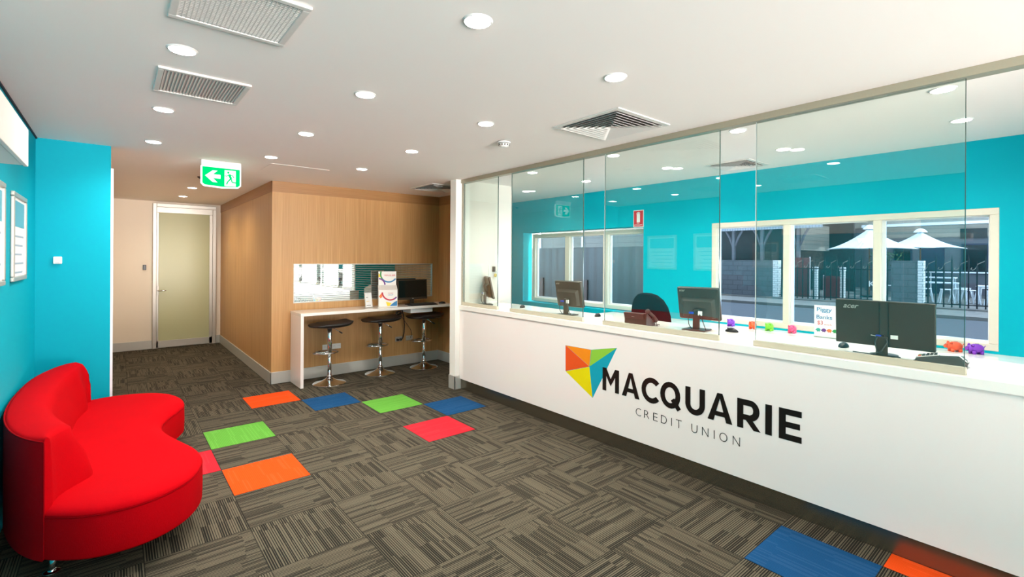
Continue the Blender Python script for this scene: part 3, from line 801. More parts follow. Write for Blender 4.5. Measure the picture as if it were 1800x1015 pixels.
def mouse(x, y, z, rz, lab, s=1.0):
    t = thing('computer_mouse', (x, y, z), rz, lab, 'computer mouse', 'computer mice')
    rs = []
    for k in range(9):
        u = k / 8; th = PI * u
        hw = .029 * (math.sin(th) ** .45 if 0 < u < 1 else .15); hh = .032 * (math.sin(PI * (u * .85 + .08)) ** .8); xx = -.052 + .104 * u
        rs.append([(xx, hw * math.cos(a), max(.0015, .002 + hh * math.sin(a))) for a in [PI * q / 10 for q in range(11)]] + [(xx, -hw * .9, .001), (xx, hw * .9, .001)])
    MB().loft(rs).build('shell', 'black_plastic', t, smooth=True)
    MB().lathe([(.006, -.003), (.006, .003)], (0, 0, 0), 12, Matrix.Translation((.03, 0, .027)) @ Matrix.Rotation(PI / 2, 4, 'X')).build('scroll_wheel', 'grey_plastic', t)
    return t
mouse(3.70, 4.24, ZC, .5, 'black mouse on the counter by the first glass screen')
mouse(3.74, 3.13, ZC, .4, 'black mouse beside the second glass screen edge')
mouse(3.80, 1.80, ZC, 1.6, 'black mouse on the counter right of the monitor beside the chair')
mouse(3.74, 1.02, ZC, 0, 'black mouse under the left corner of the wide monitor')

# pens on little cords
for x, y, lab in ((3.42, 3.78, 'silver pen lying on the counter behind the second glass screen'), (3.42, 2.60, 'silver pen lying on the counter left of the desk phone'), (3.38, 1.36, 'silver pen lying on the counter in front of the sign')):
    t = thing('pen', (x, y, ZC + .006), -.9, lab, 'pen', 'pens on the counter')
    MB().tube([(-.06, 0, 0), (.05, 0, 0), (.066, 0, -.002)], [.0048, .0048, .001], 8).build('barrel', 'alu', t, smooth=True)
    MB().tube([(-.06, 0, .001), (-.068, 0, .001)], .003).build('clicker', 'grey_plastic', t)

# desk phone
t = thing('desk_phone', (3.52, 2.50, ZC), math.radians(2), 'dark brown desk phone with handset behind the third glass screen', 'phone')
MB().prism([(-.05, 0), (.10, 0), (.10, .02), (-.03, .115), (-.045, .115)], lambda u, v, w: (u, -.12 + .22 * w, v)).build('body', 'olive_plastic', t, bevel=.004)
MB().prism([(-.045, .05), (-.062, .11), (-.052, .114), (-.035, .05)], lambda u, v, w: (u, -.10 + .2 * w, v)).build('back_plate', 'brown', t, bevel=.002)
text('badge', 'Panasonic', 'alu', (-.0585, .018, .078), (0, -1, 0), (-.27, 0, .96), width=.028, height=.006, parent=t, offset=.01)
MB().tube([(.09, -.125, .045), (.05, -.13, .085), (-.02, -.13, .125), (-.045, -.13, .135)], [.022, .014, .014, .024], 10).build('handset', 'brown', t, smooth=True)
MB().tube([(.09, -.125, .04)] + [(.06 + .05 * math.cos(k * .5) * .3 + .01 * k / 4, -.15 - .004 * math.sin(k * 1.7), .012 + .004 * math.cos(k * 1.7)) for k in range(14)], .003, 6).build('cord', 'black_plastic', t, smooth=True)

# card payment terminal
t = thing('card_terminal', (3.545, .508, ZC), math.radians(-84), 'white and grey card payment terminal lying by the wide monitor', 'card terminal')
MB().prism([(-.10, 0), (.11, 0), (.115, .02), (.08, .058), (.0, .052), (-.10, .03), (-.108, .012)], lambda u, v, w: (u, -.042 + .084 * w, v)).build('body', 'grey_plastic', t, bevel=.007)
sl = math.atan2(.022, .10)
kp = MB().prism([(-.098, .031), (-.005, .0535), (.0, .057), (-.096, .036)], lambda u, v, w: (u, -.037 + .074 * w, v)).build('keypad_plate', 'white_plastic', t)
kk = 0
for c in range(5):
    for r_ in range(4):
        kk += 1
        mt = ['pink_print', 'yellow_print', 'green_print', 'white_plastic'][r_] if c == 0 else 'grey_plastic'
        Mx = Matrix.Translation((-.085 + .017 * c, -.027 + .018 * r_, .0395 + .0041 * c)) @ Matrix.Rotation(-.23, 4, 'Y')
        MB().box(-.006, .006, -.006, .006, 0, .004, Mx).build('key', mt, kp)
MB().prism([(.002, .0535), (.078, .0605), (.11, .03), (.112, .034), (.082, .066), (.0, .058)], lambda u, v, w: (u, -.039 + .078 * w, v)).build('printer_cover', 'white_plastic', t, bevel=.003)
rl = [(.088 + .03 * math.cos(a), .035 + .03 * math.sin(a)) for a in [-.8 + k * .35 for k in range(9)]]
MB().prism(rl + [(u + .0025, v + .002) for u, v in reversed(rl)], lambda u, v, w: (u, -.030 + .06 * w, v)).build('paper_roll', 'paper', t)
MB().tube([(-.1, 0, .012), (-.115, -.02, .006), (-.12, -.04, .005)], .0035).build('cable', 'black_plastic', t, smooth=True)

# piggy banks
def pig(x, y, rz, mt, lab):
    t = thing('piggy_bank', (x, y, .885), rz, lab, 'piggy bank', 'rubber piggy banks on the bench')
    b = MB(); b.ball((0, 0, .045), .050, .038, .036)
    b.ball((-.036, 0, .046), .026, .028, .027)
    b.build('body', mt, t, smooth=True)
    MB().tube([(-.055, 0, .042), (-.072, 0, .042)], [.014, .0135], 14).build('snout', mt, t, smooth=True)
    for sy in (-1, 1):
        MB().lathe([(.011, 0), (.008, .01), (.0008, .018)], (0, 0, 0), 10, Matrix.Translation((-.036, sy * .019, .066)) @ Matrix.Rotation(-sy * .4, 4, 'X')).build('ear', mt, t, smooth=True)
        for sx in (-1, 1):
            MB().lathe([(.011, 0), (.012, .012), (.014, .028)], (sx * .026, sy * .02, 0), 12).build('leg', mt, t, smooth=True)
        MB().ball((-.060, sy * .013, .056), .003, .003, .003, 8, 6).build('eye', 'black_plastic', t, smooth=True)
    MB().tube([(.047, 0, .05), (.058, .004, .056), (.056, -.004, .063), (.062, 0, .066)], .003, 6).build('tail', mt, t, smooth=True)
    bx('coin_slot', 'black_plastic', -.008, .018, -.0015, .0015, .0795, .0818, t)
    return t
pig(5.24, 2.49, .15, 'pig_purple', 'purple piggy bank, leftmost of the row under the window')
pig(5.22, 2.25, .3, 'pig_orange', 'orange piggy bank, second from the left under the window')
pig(5.22, 2.08, .05, 'pig_green', 'lime green piggy bank under the window')
pig(5.24, 1.87, .1, 'pig_pink', 'pink piggy bank under the window left of the paper sign')
pig(5.24, .66, -.95, 'pig_orange', 'orange piggy bank right of the wide monitor')
pig(5.23, .535, -.9, 'pig_purple', 'purple piggy bank at the far right end of the row')

# paper sign
t = thing('counter_sign', (5.18, 1.655, .885), 0, 'white Piggy Banks price sign standing behind the wide monitor', 'sign')
bx('sheet', 'paper', 0, .004, -.215, 0, .005, .305, t)
bx('stand_foot', 'glass', -.02, .06, -.215, 0, 0, .004, t)
text('lettering', 'Piggy', 'blue_print', (-.0005, -.022, .235), (0, -1, 0), (0, 0, 1), width=.125, height=.05, parent=t, offset=.005)
text('lettering', 'Banks', 'blue_print', (-.0005, -.020, .175), (0, -1, 0), (0, 0, 1), width=.13, height=.037, parent=t, offset=.005)
text('lettering', '$3', 'pink_print', (-.0005, -.028, .115), (0, -1, 0), (0, 0, 1), width=.045, height=.042, parent=t, offset=.005)
text('lettering', 'each', 'pink_print', (-.0005, -.085, .118), (0, -1, 0), (0, 0, 1), width=.06, height=.014, parent=t)
for k, mt in enumerate(('aqua_print', 'purple', 'orange_print', 'green_print')):
    cy = -.036 - .046 * k
    f = MB(); fn = lambda u, v, w: (-.0012 + .0008 * w, u, v)
    f.prism([(cy + .019 * math.cos(a * PI / 8), .07 + .016 * math.sin(a * PI / 8)) for a in range(16)], fn)
    f.prism([(cy + .016, .062), (cy + .024, .062), (cy + .024, .072), (cy + .016, .072)], fn)
    for q in (-.011, .006): f.prism([(cy + q, .05), (cy + q + .006, .05), (cy + q + .006, .06), (cy + q, .06)], fn)
    f.build('pig_picture', mt, t)

# fire extinguisher sign on teal wall
t = thing('extinguisher_sign', (XB, 3.868, 2.05), 0, 'red fire extinguisher sign above the left staff window', 'sign')
bx('plate', 'paper', -.004, 0, -.160, 0, 0, .225, t)
bx('red_face', 'red_sign', -.005, -.004, -.153, -.008, .008, .217, t)
f = MB(); fn = lambda u, v, w: (-.0062 + .001 * w, u, v)
f.prism([(-.055, .065), (-.105, .065), (-.105, .165), (-.098, .18), (-.062, .18), (-.055, .165)], fn); f.prism([(-.07, .18), (-.09, .18), (-.09, .2), (-.07, .2)], fn)
limb([(-.05, .172), (-.058, .19), (-.08, .198), (-.1, .19), (-.108, .178)], .008, fn, f)
f.build('pictogram', 'paper', t)
text('lettering', 'FIRE', 'paper', (-.0055, -.058, .045), (0, -1, 0), (0, 0, 1), width=.042, height=.014, parent=t, offset=.01)
text('lettering', 'EXTINGUISHER', 'paper', (-.0055, -.014, .02), (0, -1, 0), (0, 0, 1), width=.13, height=.016, parent=t, offset=.01)

# key safe on divider wall
t = thing('key_safe', (3.80, YD, 1.455), 0, 'small wall bracket with a hanging padlock behind the first glass screen', 'key safe')
bx('plate', 'white_plastic', -.07, .02, -.006, 0, -.075, .08, t, bevel=.003)
bx('bracket', 'grey_plastic', -.01, .03, -.026, -.006, -.01, .06, t, bevel=.003)
MB().tube([(.02, -.026, -.005), (.04, -.03, .0), (.042, -.03, -.03), (.02, -.03, -.035)], .004).build('shackle', 'chrome', t, smooth=True)
MB().ball((.025, -.03, -.055), .024, .01, .024, 14, 8).build('padlock', 'brass', t, smooth=True)

# office chair behind the counter
t = thing('office_chair', (4.32, 2.87, 0), 0, 'black fabric office chair behind the counter with rounded backrest', 'office chair')
rs = []
for z_, hw in ((.82, .150), (.83, .215), (.95, .240), (1.05, .236), (1.14, .215), (1.21, .175), (1.255, .115), (1.272, .05)):
    dx = -.10 + .03 * math.cos((z_ - .8) * 4)
    rs.append([(dx + .05 * math.cos(a) * (1 if math.cos(a) < 0 else .6) - .06 * (math.sin(a) ** 2) * 0 + .03 * (hw * math.sin(a)) ** 2 / .05 , hw * math.sin(a), z_) for a in [2 * PI * k / 24 for k in range(24)]])
MB().loft(rs).build('backrest', 'seat_fabric', t, smooth=True)
MB().loft([[(.14 + r * 1.0 * math.cos(a), r * math.sin(a), z) for a in [2 * PI * k / 24 for k in range(24)]] for r, z in ((.20, .46), (.24, .48), (.245, .52), (.2, .545))]).build('seat', 'seat_fabric', t, smooth=True)
MB().tube([(-.08, 0, .95), (-.12, 0, .8), (-.1, 0, .55), (.05, 0, .45)], .022).build('back_bar', 'black_plastic', t, smooth=True)
MB().tube([(.14, 0, .46), (.14, 0, .1)], .025, 12).build('gas_column', 'black_plastic', t, smooth=True)
for k in range(5):
    a = 2 * PI * k / 5 + .2; cx, cy = .14 + .27 * math.cos(a), .27 * math.sin(a)
    l = MB().tube([(.14, 0, .12), (cx, cy, .07)], [.025, .016], 8).build('leg', 'black_plastic', t, smooth=True)
    MB().lathe([(.026, -.01), (.026, .01)], (0, 0, 0), 14, Matrix.Translation((cx, cy, .026)) @ Matrix.Rotation(PI / 2, 4, 'X')).build('castor', 'black_plastic', l, smooth=True)

# ================================================================== STOOL DESK
YK = 6.155; ZD = .925
t = thing('stool_desk', (1.755, YK, 0), 0, 'long narrow gloss white stool desk along the wooden wall', 'desk')
bx('desktop', 'white_stone', 0, 3.983 - 1.755, 0, 6.613 - YK, ZD - .036, ZD, t, bevel=.002)
bx('end_panel', 'gloss_white', 0, .036, 0, 6.599 - YK, 0, ZD - .037, t, bevel=.002)
dk = t; t = bpy.data.objects.new('drawer', None); C.objects.link(t); t.location = (3.27 - 1.755, 6.20 - YK, ZD - .037); t.parent = dk
bx('case', 'white_plastic', 0, .36, .004, .30, -.065, -.001, t, bevel=.002)
bx('front', 'white_plastic', .0, .36, -.006, .003, -.063, -.003, t, bevel=.002)

def stool(x, y, lab, first=[None]):
    if first[0] is None:
        t = thing('bar_stool', (x, y, 0), 0, lab, 'bar stool', 'chrome bar stools at the desk')
        MB().lathe([(.205, 0), (.205, .006), (.19, .012), (.15, .020), (.10, .035), (.055, .058), (.038, .075), (.036, .085)], seg=40).build('base', 'chrome', t, smooth=True)
        MB().lathe([(.036, .085), (.038, .098), (.030, .108), (.028, .11)], seg=24).build('collar', 'chrome', t, smooth=True)
        MB().lathe([(.0245, .108), (.0245, .38)], seg=24).build('lower_post', 'chrome', t, smooth=True)
        MB().lathe([(.030, .38), (.030, .722)], seg=24).build('upper_post', 'chrome', t, smooth=True)
        # foot ring: D loop to the front (-x)
        lp = []
        for k in range(28):
            a = 2 * PI * k / 28
            lp.append((-.045 + .155 * math.cos(a), .115 * math.sin(a), .405))
        fr_ = MB().tube(lp, .0105, 8, True).build('foot_ring', 'chrome', t, smooth=True)
        MB().tube([(-.03, 0, .405), (-.20, 0, .405)], .011, 8).build('ring_strut', 'chrome', fr_, smooth=True)
        # seat shell: cross sections along x
        rs = []
        prof = [(-.245, .744, .006, .08), (-.225, .746, .010, .14), (-.18, .748, .017, .178), (-.12, .748, .024, .188), (-.11, .752, .030, .19), (-.04, .750, .032, .192), (.06, .750, .032, .192), (.15, .755, .032, .188), (.21, .764, .030, .178), (.245, .776, .024, .16), (.264, .786, .011, .13)]
        for px, pz, th, hw in prof:
            o_ = []
            for k in range(20):
                a = 2 * PI * k / 20; cc, ss = math.cos(a), math.sin(a)
                o_.append((px, hw * math.copysign(abs(cc) ** .5, cc), pz + th * math.copysign(abs(ss) ** .7, ss) + .012 * abs(cc) ** 2))
            rs.append(o_)
        MB().loft(rs).build('seat', 'black_leather', t, smooth=True)
        MB().lathe([(.07, .712), (.075, .722), (.06, .728)], seg=20).build('seat_plate', 'grey_plastic', t, smooth=True)
        lv = MB().tube([(.03, -.02, .712), (.10, -.06, .665)], .004, 8).build('lever', 'chrome', t, smooth=True)
        MB().tube([(.10, -.06, .665), (.135, -.08, .640)], .008, 8).build('lever_grip', 'black_plastic', lv, smooth=True)
        first[0] = t; return t
    t = copy_tree(first[0]); t.location = (x, y, 0); return tag(t, lab, 'bar stool', 'chrome bar stools at the desk')
stool(2.125, 6.21, 'chrome bar stool with black seat nearest the desk end panel')
stool(2.857, 6.30, 'middle one of the three chrome bar stools with black seat')
stool(3.53, 6.27, 'chrome bar stool with black seat nearest the white pillar')

# things on the desk
t = thing('desktop_monitor', (3.425, 6.44, ZD), 0, 'black desktop monitor standing on the stool desk', 'monitor')
tm = Matrix.Translation((0, 0, .225)) @ Matrix.Rotation(-.06, 4, 'X')
MB().box(-.245, .245, -.012, .022, -.15, .15, tm).build('housing', 'black_gloss', t, bevel=.006)
MB().box(-.228, .228, -.0135, -.012, -.118, .135, tm).build('screen', 'screen', t)
MB().box(-.008, .008, -.0145, -.0115, -.14, -.13, tm).build('badge', 'alu', t)
bx('stand', 'black_gloss', -.03, .03, .0, .02, .01, .12, t); MB().lathe([(.11, 0), (.11, .008), (.03, .014)]).build('base', 'black_gloss', t, smooth=True)
t = thing('keyboard', (3.50, 6.255, ZD), -.02, 'black keyboard in front of the desktop monitor', 'keyboard')
MB().prism([(-.065, 0), (.065, 0), (.065, .024), (-.065, .012)], lambda u, v, w: (-.215 + .43 * w, u, v)).build('case', 'black_plastic', t, bevel=.003)
f = MB()
for r_ in range(5):
    for c in range(18): f.box(-.2 + .0225 * c, -.2 + .0225 * c + .018, -.052 + .0215 * r_, -.052 + .0215 * r_ + .017, .013 + .002 * r_, .021 + .002 * r_)
f.build('keys', 'grey_plastic', t)
mouse(3.86, 6.30, ZD, -.5, 'black mouse at the pillar end of the stool desk')
# brochure holder
t = thing('brochure_holder', (2.715, 6.36, ZD), .25, 'small framed notice holder leaning left of the prize box', 'notice holder')
lm = Matrix.Rotation(-.15, 4, 'X')
MB().box(-.062, .062, -.006, .0, 0, .215, lm).build('frame', 'alu', t, bevel=.002)
MB().box(-.054, .054, -.0075, -.0062, .008, .207, lm).build('notice', 'paper', t)
for k, mt in enumerate(('grey_plastic', 'yellow_print', 'grey_plastic')): MB().box(-.04, .03 - .02 * k, -.0085, -.0075, .03 + .055 * k, .036 + .055 * k, lm).build('notice_print', mt, t)
MB().prism([(0, 0), (.06, 0), (.03, .12)], lambda u, v, w: (-.02 + .04 * w, u, v)).build('prop', 'alu', t)
# prize box
t = thing('entry_box', (2.985, 6.33, ZD), -.35, 'white cardboard prize entry box with a tall printed header card', 'box')
bd = MB().prism([(0, 0), (.15, 0), (.15, .30), (.13, .30), (0, .24)], lambda u, v, w: (-.13 + .26 * w, u, v)).build('box_body', 'card', t)
hd = MB().box(-.125, .125, .132, .148, .26, .50).build('header_card', 'card', t)
def arcband(m, cx, cz, r0, r1, a0, a1, y, k=16):
    for q in range(k):
        A0 = math.radians(a0 + (a1 - a0) * q / k); A1 = math.radians(a0 + (a1 - a0) * (q + 1) / k)
        m.prism([(cx + r0 * math.cos(A0), cz + r0 * math.sin(A0)), (cx + r1 * math.cos(A0), cz + r1 * math.sin(A0)), (cx + r1 * math.cos(A1), cz + r1 * math.sin(A1)), (cx + r0 * math.cos(A1), cz + r0 * math.sin(A1))], lambda u, v, w: (u, y + .0008 * w, v))
    return m
arcband(MB(), .02, .46, .105, .125, 215, 325, .1305).build('swoosh', 'blue_print', hd)
arcband(MB(), .02, .46, .105, .125, 160, 215, .1303).build('swoosh', 'green_print', hd)
arcband(MB(), -.125, .305, .08, .10, 0, 85, .1300).build('swoosh', 'purple', hd)
MB().prism([(-.124, .42), (-.1, .42), (-.1, .45), (-.124, .47)], lambda u, v, w: (u, .1308 + .0008 * w, v)).build('yellow_corner', 'yellow_print', hd)
text('lettering', 'WIN $1,000', 'pink_print', (-.045, .1312, .425), (1, 0, 0), (0, 0, 1), width=.155, height=.03, parent=hd, offset=.01)
arcband(MB(), .03, .205, .10, .12, 180, 300, -.0012).build('swoosh', 'crimson', bd)
arcband(MB(), .03, .205, .10, .12, 300, 322, -.0012).build('swoosh', 'purple', bd)
MB().prism([(.02, .008), (.125, .008), (.125, .085), (.08, .06)], lambda u, v, w: (u, -.0008 + .0008 * w, v)).build('blue_panel', 'blue_print', bd)
MB().prism([(-.125, .15), (-.085, .205), (-.08, .14), (-.105, .12)], lambda u, v, w: (u, -.0008 + .0008 * w, v)).build('orange_panel', 'orange_print', bd)
MB().prism([(-.01, .008), (.02, .008), (.05, .05), (-.03, .07)], lambda u, v, w: (u, -.0006 + .0006 * w, v)).build('yellow_panel', 'yellow_print', bd)
text('lettering', 'CHOICE', 'crimson', (.0, -.0012, .185), (1, 0, 0), (0, 0, 1), width=.07, height=.014, parent=bd)
text('lettering', 'GROUP', 'blue_print', (.0, -.0012, .16), (1, 0, 0), (0, 0, 1), width=.07, height=.014, parent=bd)

# sockets and cables
def socket(x0, x1, lab, n, mat='white_plastic'):
    t = thing('power_socket', (x0, 6.615, .395), 0, lab, 'power socket', 'power sockets under the stool desk')
    L = x1 - x0
    bx('plate', mat, 0, L, -.009, 0, -.036, .036, t, bevel=.003)
    for k in range(n):
        cx = L * (k + .5) / n
        for sx, an in ((-.008, .5), (.008, -.5)): MB().box(-.0012, .0012, -.0105, -.0085, -.005, .005, Matrix.Translation((cx + sx, 0, .006)) @ Matrix.Rotation(an, 4, 'Y')).build('slot', 'grey_plastic', t)
    return t
socket(2.165, 2.285, 'white double power socket behind the first bar stool, left one', 2)
socket(2.295, 2.415, 'white double power socket behind the first bar stool, right one', 2)
t = socket(3.237, 3.345, 'double power socket with two black plugs under the desk', 2, 'alu')
for sx in (.03, .078): MB().lathe([(.020, 0), (.017, .03), (.010, .042)], (0, 0, 0), 14, Matrix.Translation((sx, -.010, -.004)) @ Matrix.Rotation(PI / 2, 4, 'X')).build('plug', 'black_plastic', t, smooth=True)
socket(3.41, 3.525, 'double data socket right of the plugged power socket', 2, 'alu')
t = thing('cable_bundle', (3.20, 6.42, ZD - .085), 0, 'tangled black cables hanging below the stool desk', 'cables')
def wig(n, r, c):
    return [(c[0] + r * random.uniform(-1, 1), c[1] + r * .5 * random.uniform(-1, 1), c[2] + r * .5 * random.uniform(-1, 1)) for _ in range(n)]
for k in range(4):
    P = wig(7, .07, (0, 0, -.035)); Q = []
    for a, b in zip(P, P[1:]):
        for q in range(4): Q.append(tuple(a[i] + (b[i] - a[i]) * q / 4 for i in range(3)))
    MB().tube(Q, .006, 6).build('cable_loop', 'black_plastic', t, smooth=True)
tag(MB().tube([(3.25, 6.42, .85), (3.29, 6.45, .75), (3.33, 6.50, .62), (3.35, 6.55, .50), (3.345, 6.57, .43), (3.33, 6.57, .40), (3.315, 6.575, .39)], .008, 8).build('power_cable', 'black_plastic', smooth=True), 'thick black cable dropping from the desk to the plugs', 'cable')
tag(MB().tube([(3.24, 6.50, .83), (3.33, 6.54, .70), (3.42, 6.57, .60), (3.48, 6.585, .52), (3.495, 6.58, .45), (3.48, 6.60, .40)], .0035, 8).build('data_cable', 'grey_plastic', smooth=True), 'thin grey cable dropping from the desk to the data socket', 'cable')

# ================================================================== OUTSIDE
GZ = .18
struct(bx('ground_lane', 'asphalt', 5.7, 17.5, -14, 40, -.15, .05), 'asphalt lane')
struct(bx('ground_footpath', 'concrete', 17.5, 19.6, -14, 40, -.15, .14), 'concrete footpath across the lane')
struct(bx('ground_courtyard', 'concrete', 19.6, 40, -14, 40, -.15, GZ), 'paved courtyard beyond the fence')
# neighbouring shed seen through left window
t = thing('neighbour_shed', (9, 6.0, .05), 0, 'grey green corrugated shed wall seen through the left staff window', 'building')
bx('corrugated_wall', 'corrug', 0, .15, -.6, 8, .0, 1.86, t); bx('board_gable', 'board', -.03, .17, -.6, 8, 1.86, 4.2, t)
bx('door', 'brown', -.04, 0, 3.43, 3.85, 0, 1.05, t); bx('door', 'brown', -.04, 0, 1.85, 2.3, .0, 1.05, t)
bx('concrete_plinth', 'concrete', -.12, -.01, -.6, 8, 0, .4, t); bx('vent_strip', 'white_metal', -.05, -.031, 3.5, 3.58, 1.87, 2.4, t)
bx('vent_strip', 'white_metal', -.05, -.031, 1.95, 2.03, 1.87, 2.4, t)
# masonry
t = thing('garden_wall', (20, 7.64, GZ), 0, 'grey brick boundary wall with a white end pillar across the lane', 'wall')
bx('wall_body', 'grey_brick', 0, .22, .2, 9, 0, 1.44, t); bx('end_pillar', 'white_brick', -.03, .25, .0, .2, 0, 1.44, t)
t = thing('garden_wall', (20, 3.27, GZ), 0, 'short grey block wall panel with a white edge between the fences', 'wall')
bx('wall_body', 'grey_brick', 0, .22, .15, .84, 0, 1.45, t); bx('end_pillar', 'white_brick', -.03, .25, 0, .15, 0, 1.45, t)
for y, lab in ((6.36, 'narrow white brick pillar left of the maroon banner'), (5.49, 'narrow white brick pillar right of the maroon banner')):
    t = thing('brick_pillar', (20.15, y, GZ), 0, lab, 'pillar', 'white brick pillars behind the fence')
    bx('shaft', 'white_brick', 0, .16, 0, .13, 0, 1.06, t); bx('capstone', 'white_metal', -.02, .18, -.015, .15, 1.06, 1.2, t, bevel=.02)
def fence(y0, y1, n, lab):
    t = thing('iron_fence', (20.02, y0, GZ), 0, lab, 'fence', 'wrought iron fences across the lane')
    L = y1 - y0
    for z in (.08, 1.12): bx('rail', 'iron', -.015, .015, 0, L, z, z + .03, t)
    for k in range(n):
        y = L * (k + .5) / n; hh = 1.60 if k % 2 == 0 else 1.38
        p = MB().box(-.016, .016, y - .018, y + .018, 0, hh - .1); p.loft([[(-.012, y - .012, hh - .1), (.012, y - .012, hh - .1), (.012, y + .012, hh - .1), (-.012, y + .012, hh - .1)], [(-.001, y - .001, hh + .06), (.001, y - .001, hh + .06), (.001, y + .001, hh + .06), (-.001, y + .001, hh + .06)]])
        p.build('picket', 'iron', t)
        if k < n - 1 and k % 2 == 0:
            sw = L / n
            pts_ = [(0, y + .02 - .0, 1.45), (0, y - .3 * sw + sw * .5, 1.44), (0, y + sw * .9, 1.36), (0, y + sw * 1.2, 1.22), (0, y + sw * 1.5, 1.17), (0, y + sw * 1.75, 1.2), (0, y + sw * 1.6, 1.25)]
            MB().tube(pts_, .010, 6).build('scroll', 'pub_beige', t, smooth=True)
    return t
fence(4.12, 7.62, 19, 'black wrought iron fence in front of the maroon banners')
fence(-.5, 3.26, 20, 'black wrought iron fence in front of the white cafe tables')
def umbrella(x, y, r, zt, ze, lab, rz=0.0):
    t = thing('cafe_umbrella', (x, y, GZ), rz, lab, 'umbrella', 'white cafe umbrellas')
    f = MB(); ap = (0, 0, zt); c = [(-r, 0), (0, -r), (r, 0), (0, r)]
    N_ = 10
    for i in range(4):
        a = Vector((*c[i], ze)); b = Vector((*c[(i + 1) % 4], ze)); A = Vector((0, 0, zt - .14))
        grid = []
        for u in range(N_ + 1):
            row = []
            for v in range(N_ + 1):
                s = u / N_; p = a.lerp(b, v / N_); q = A.lerp(p, max(.06, s)); sag = .16 * math.sin(PI * v / N_) * s * (1.0); q.z += sag * .25 - .10 * math.sin(PI * s) ; row.append(f.bm.verts.new(q))
            grid.append(row)
        for u in range(N_):
            for v in range(N_): f.bm.faces.new((grid[u][v], grid[u][v + 1], grid[u + 1][v + 1], grid[u + 1][v]))
    o = f.build('canopy', 'canvas', t, smooth=True); m = o.modifiers.new('s', 'SOLIDIFY'); m.thickness = .01
    f = MB(); k = .24
    f.loft([[(-k, 0, zt - .17), (0, -k, zt - .17), (k, 0, zt - .17), (0, k, zt - .17)], [(-k * .6, 0, zt - .05), (0, -k * .6, zt - .05), (k * .6, 0, zt - .05), (0, k * .6, zt - .05)], [(-.02, 0, zt), (0, -.02, zt), (.02, 0, zt), (0, .02, zt)]])
    f.build('vent_cap', 'canvas', t)
    MB().tube([(0, 0, 0), (0, 0, zt)], .025, 10).build('pole', 'bark', t, smooth=True)
    MB().lathe([(.3, 0), (.3, .06), (.05, .1)]).build('base', 'iron', t)
    return t
u1 = umbrella(23, 5.42, 1.5, 3.05 - GZ, 2.08 - GZ, 'larger white cafe umbrella in front, nearer the window centre')
xd = Vector((1, -1, 0)).normalized(); 
text('lettering', 'PERONI', 'canvas_print', (-1.03, .13, 2.08), (.707, -.707, 0), (.4, .4, .82), width=1.0, height=.2, parent=u1, ext=.1, offset=.01)
umbrella(25.6, 4.30, 1.45, 2.98 - GZ, 2.14 - GZ, 'white cafe umbrella further back, right of the larger one', .35)
# maroon banners
for y0, y1, z1, lab in ((5.62, 6.28, .86, 'maroon banner panel low between two white pillars'), (6.75, 7.45, 1.55, 'tall maroon banner behind the fence by the window mullion')):
    t = thing('cafe_banner', (20.6, y0, GZ), 0, lab, 'banner', 'maroon cafe banners')
    bx('cloth', 'maroon', 0, .02, 0, y1 - y0, .02, z1, t); MB().tube([(.03, 0, 0), (.03, 0, z1 + .03)], .02).build('post', 'white_metal', t); MB().tube([(.03, y1 - y0, 0), (.03, y1 - y0, z1 + .03)], .02).build('post', 'white_metal', t)
# tables and stools
def table(x, y, L, z, lab):
    t = thing('cafe_table', (x, y, GZ), 0, lab, 'table', 'white cafe bar tables')
    bx('tabletop', 'white_metal', -.3, .3, -L / 2, L / 2, z - .04, z, t)
    for sx in (-.25, .25):
        for sy in (-1, 1): bx('leg', 'white_metal', sx - .02, sx + .02, sy * (L / 2 - .06) - .02, sy * (L / 2 - .06) + .02, 0, z - .04, t)
    return t
table(25.5, 3.1, 1.9, 1.02, 'long white cafe table at the back behind the fence'); table(23, 3.45, 1.3, .68, 'white cafe table just right of the block wall'); table(24, 3.6, 1.2, .84, 'white cafe table between the long one and the near one'); table(22.6, 1.9, .8, .62, 'white cafe table at the right edge of the window')
st0 = None
for k, (x, y) in enumerate([(22.1, 3.55), (22.0, 3.0), (22.0, 2.4), (22.6, 2.75), (23.6, 2.75), (22.0, 1.85), (23.6, 4.95), (24.3, 2.3)]):
    if st0 is None:
        st0 = t = thing('cafe_stool', (x, y, GZ), .2, 'x', 'stool', 'white metal cafe stools')
        bx('seat', 'white_metal', -.15, .15, -.15, .15, .45, .48, t, bevel=.01)
        for sx in (-1, 1):
            for sy in (-1, 1): MB().tube([(sx * .12, sy * .12, .45), (sx * .19, sy * .19, 0)], .02, 6).build('leg', 'white_metal', t)
    else:
        t = copy_tree(st0); t.location = (x, y, GZ); t.rotation_euler = (0, 0, .3 * k)
    t['label'] = ['white metal cafe stool close to the block wall', 'white metal cafe stool in front of the near cafe table', 'white metal cafe stool behind the middle fence pickets', 'white metal cafe stool beside the near table end', 'white metal cafe stool at the back table', 'white metal cafe stool at the right edge beside the small table', 'white metal cafe stool left of the block wall', 'white metal cafe stool furthest back on the right'][k]
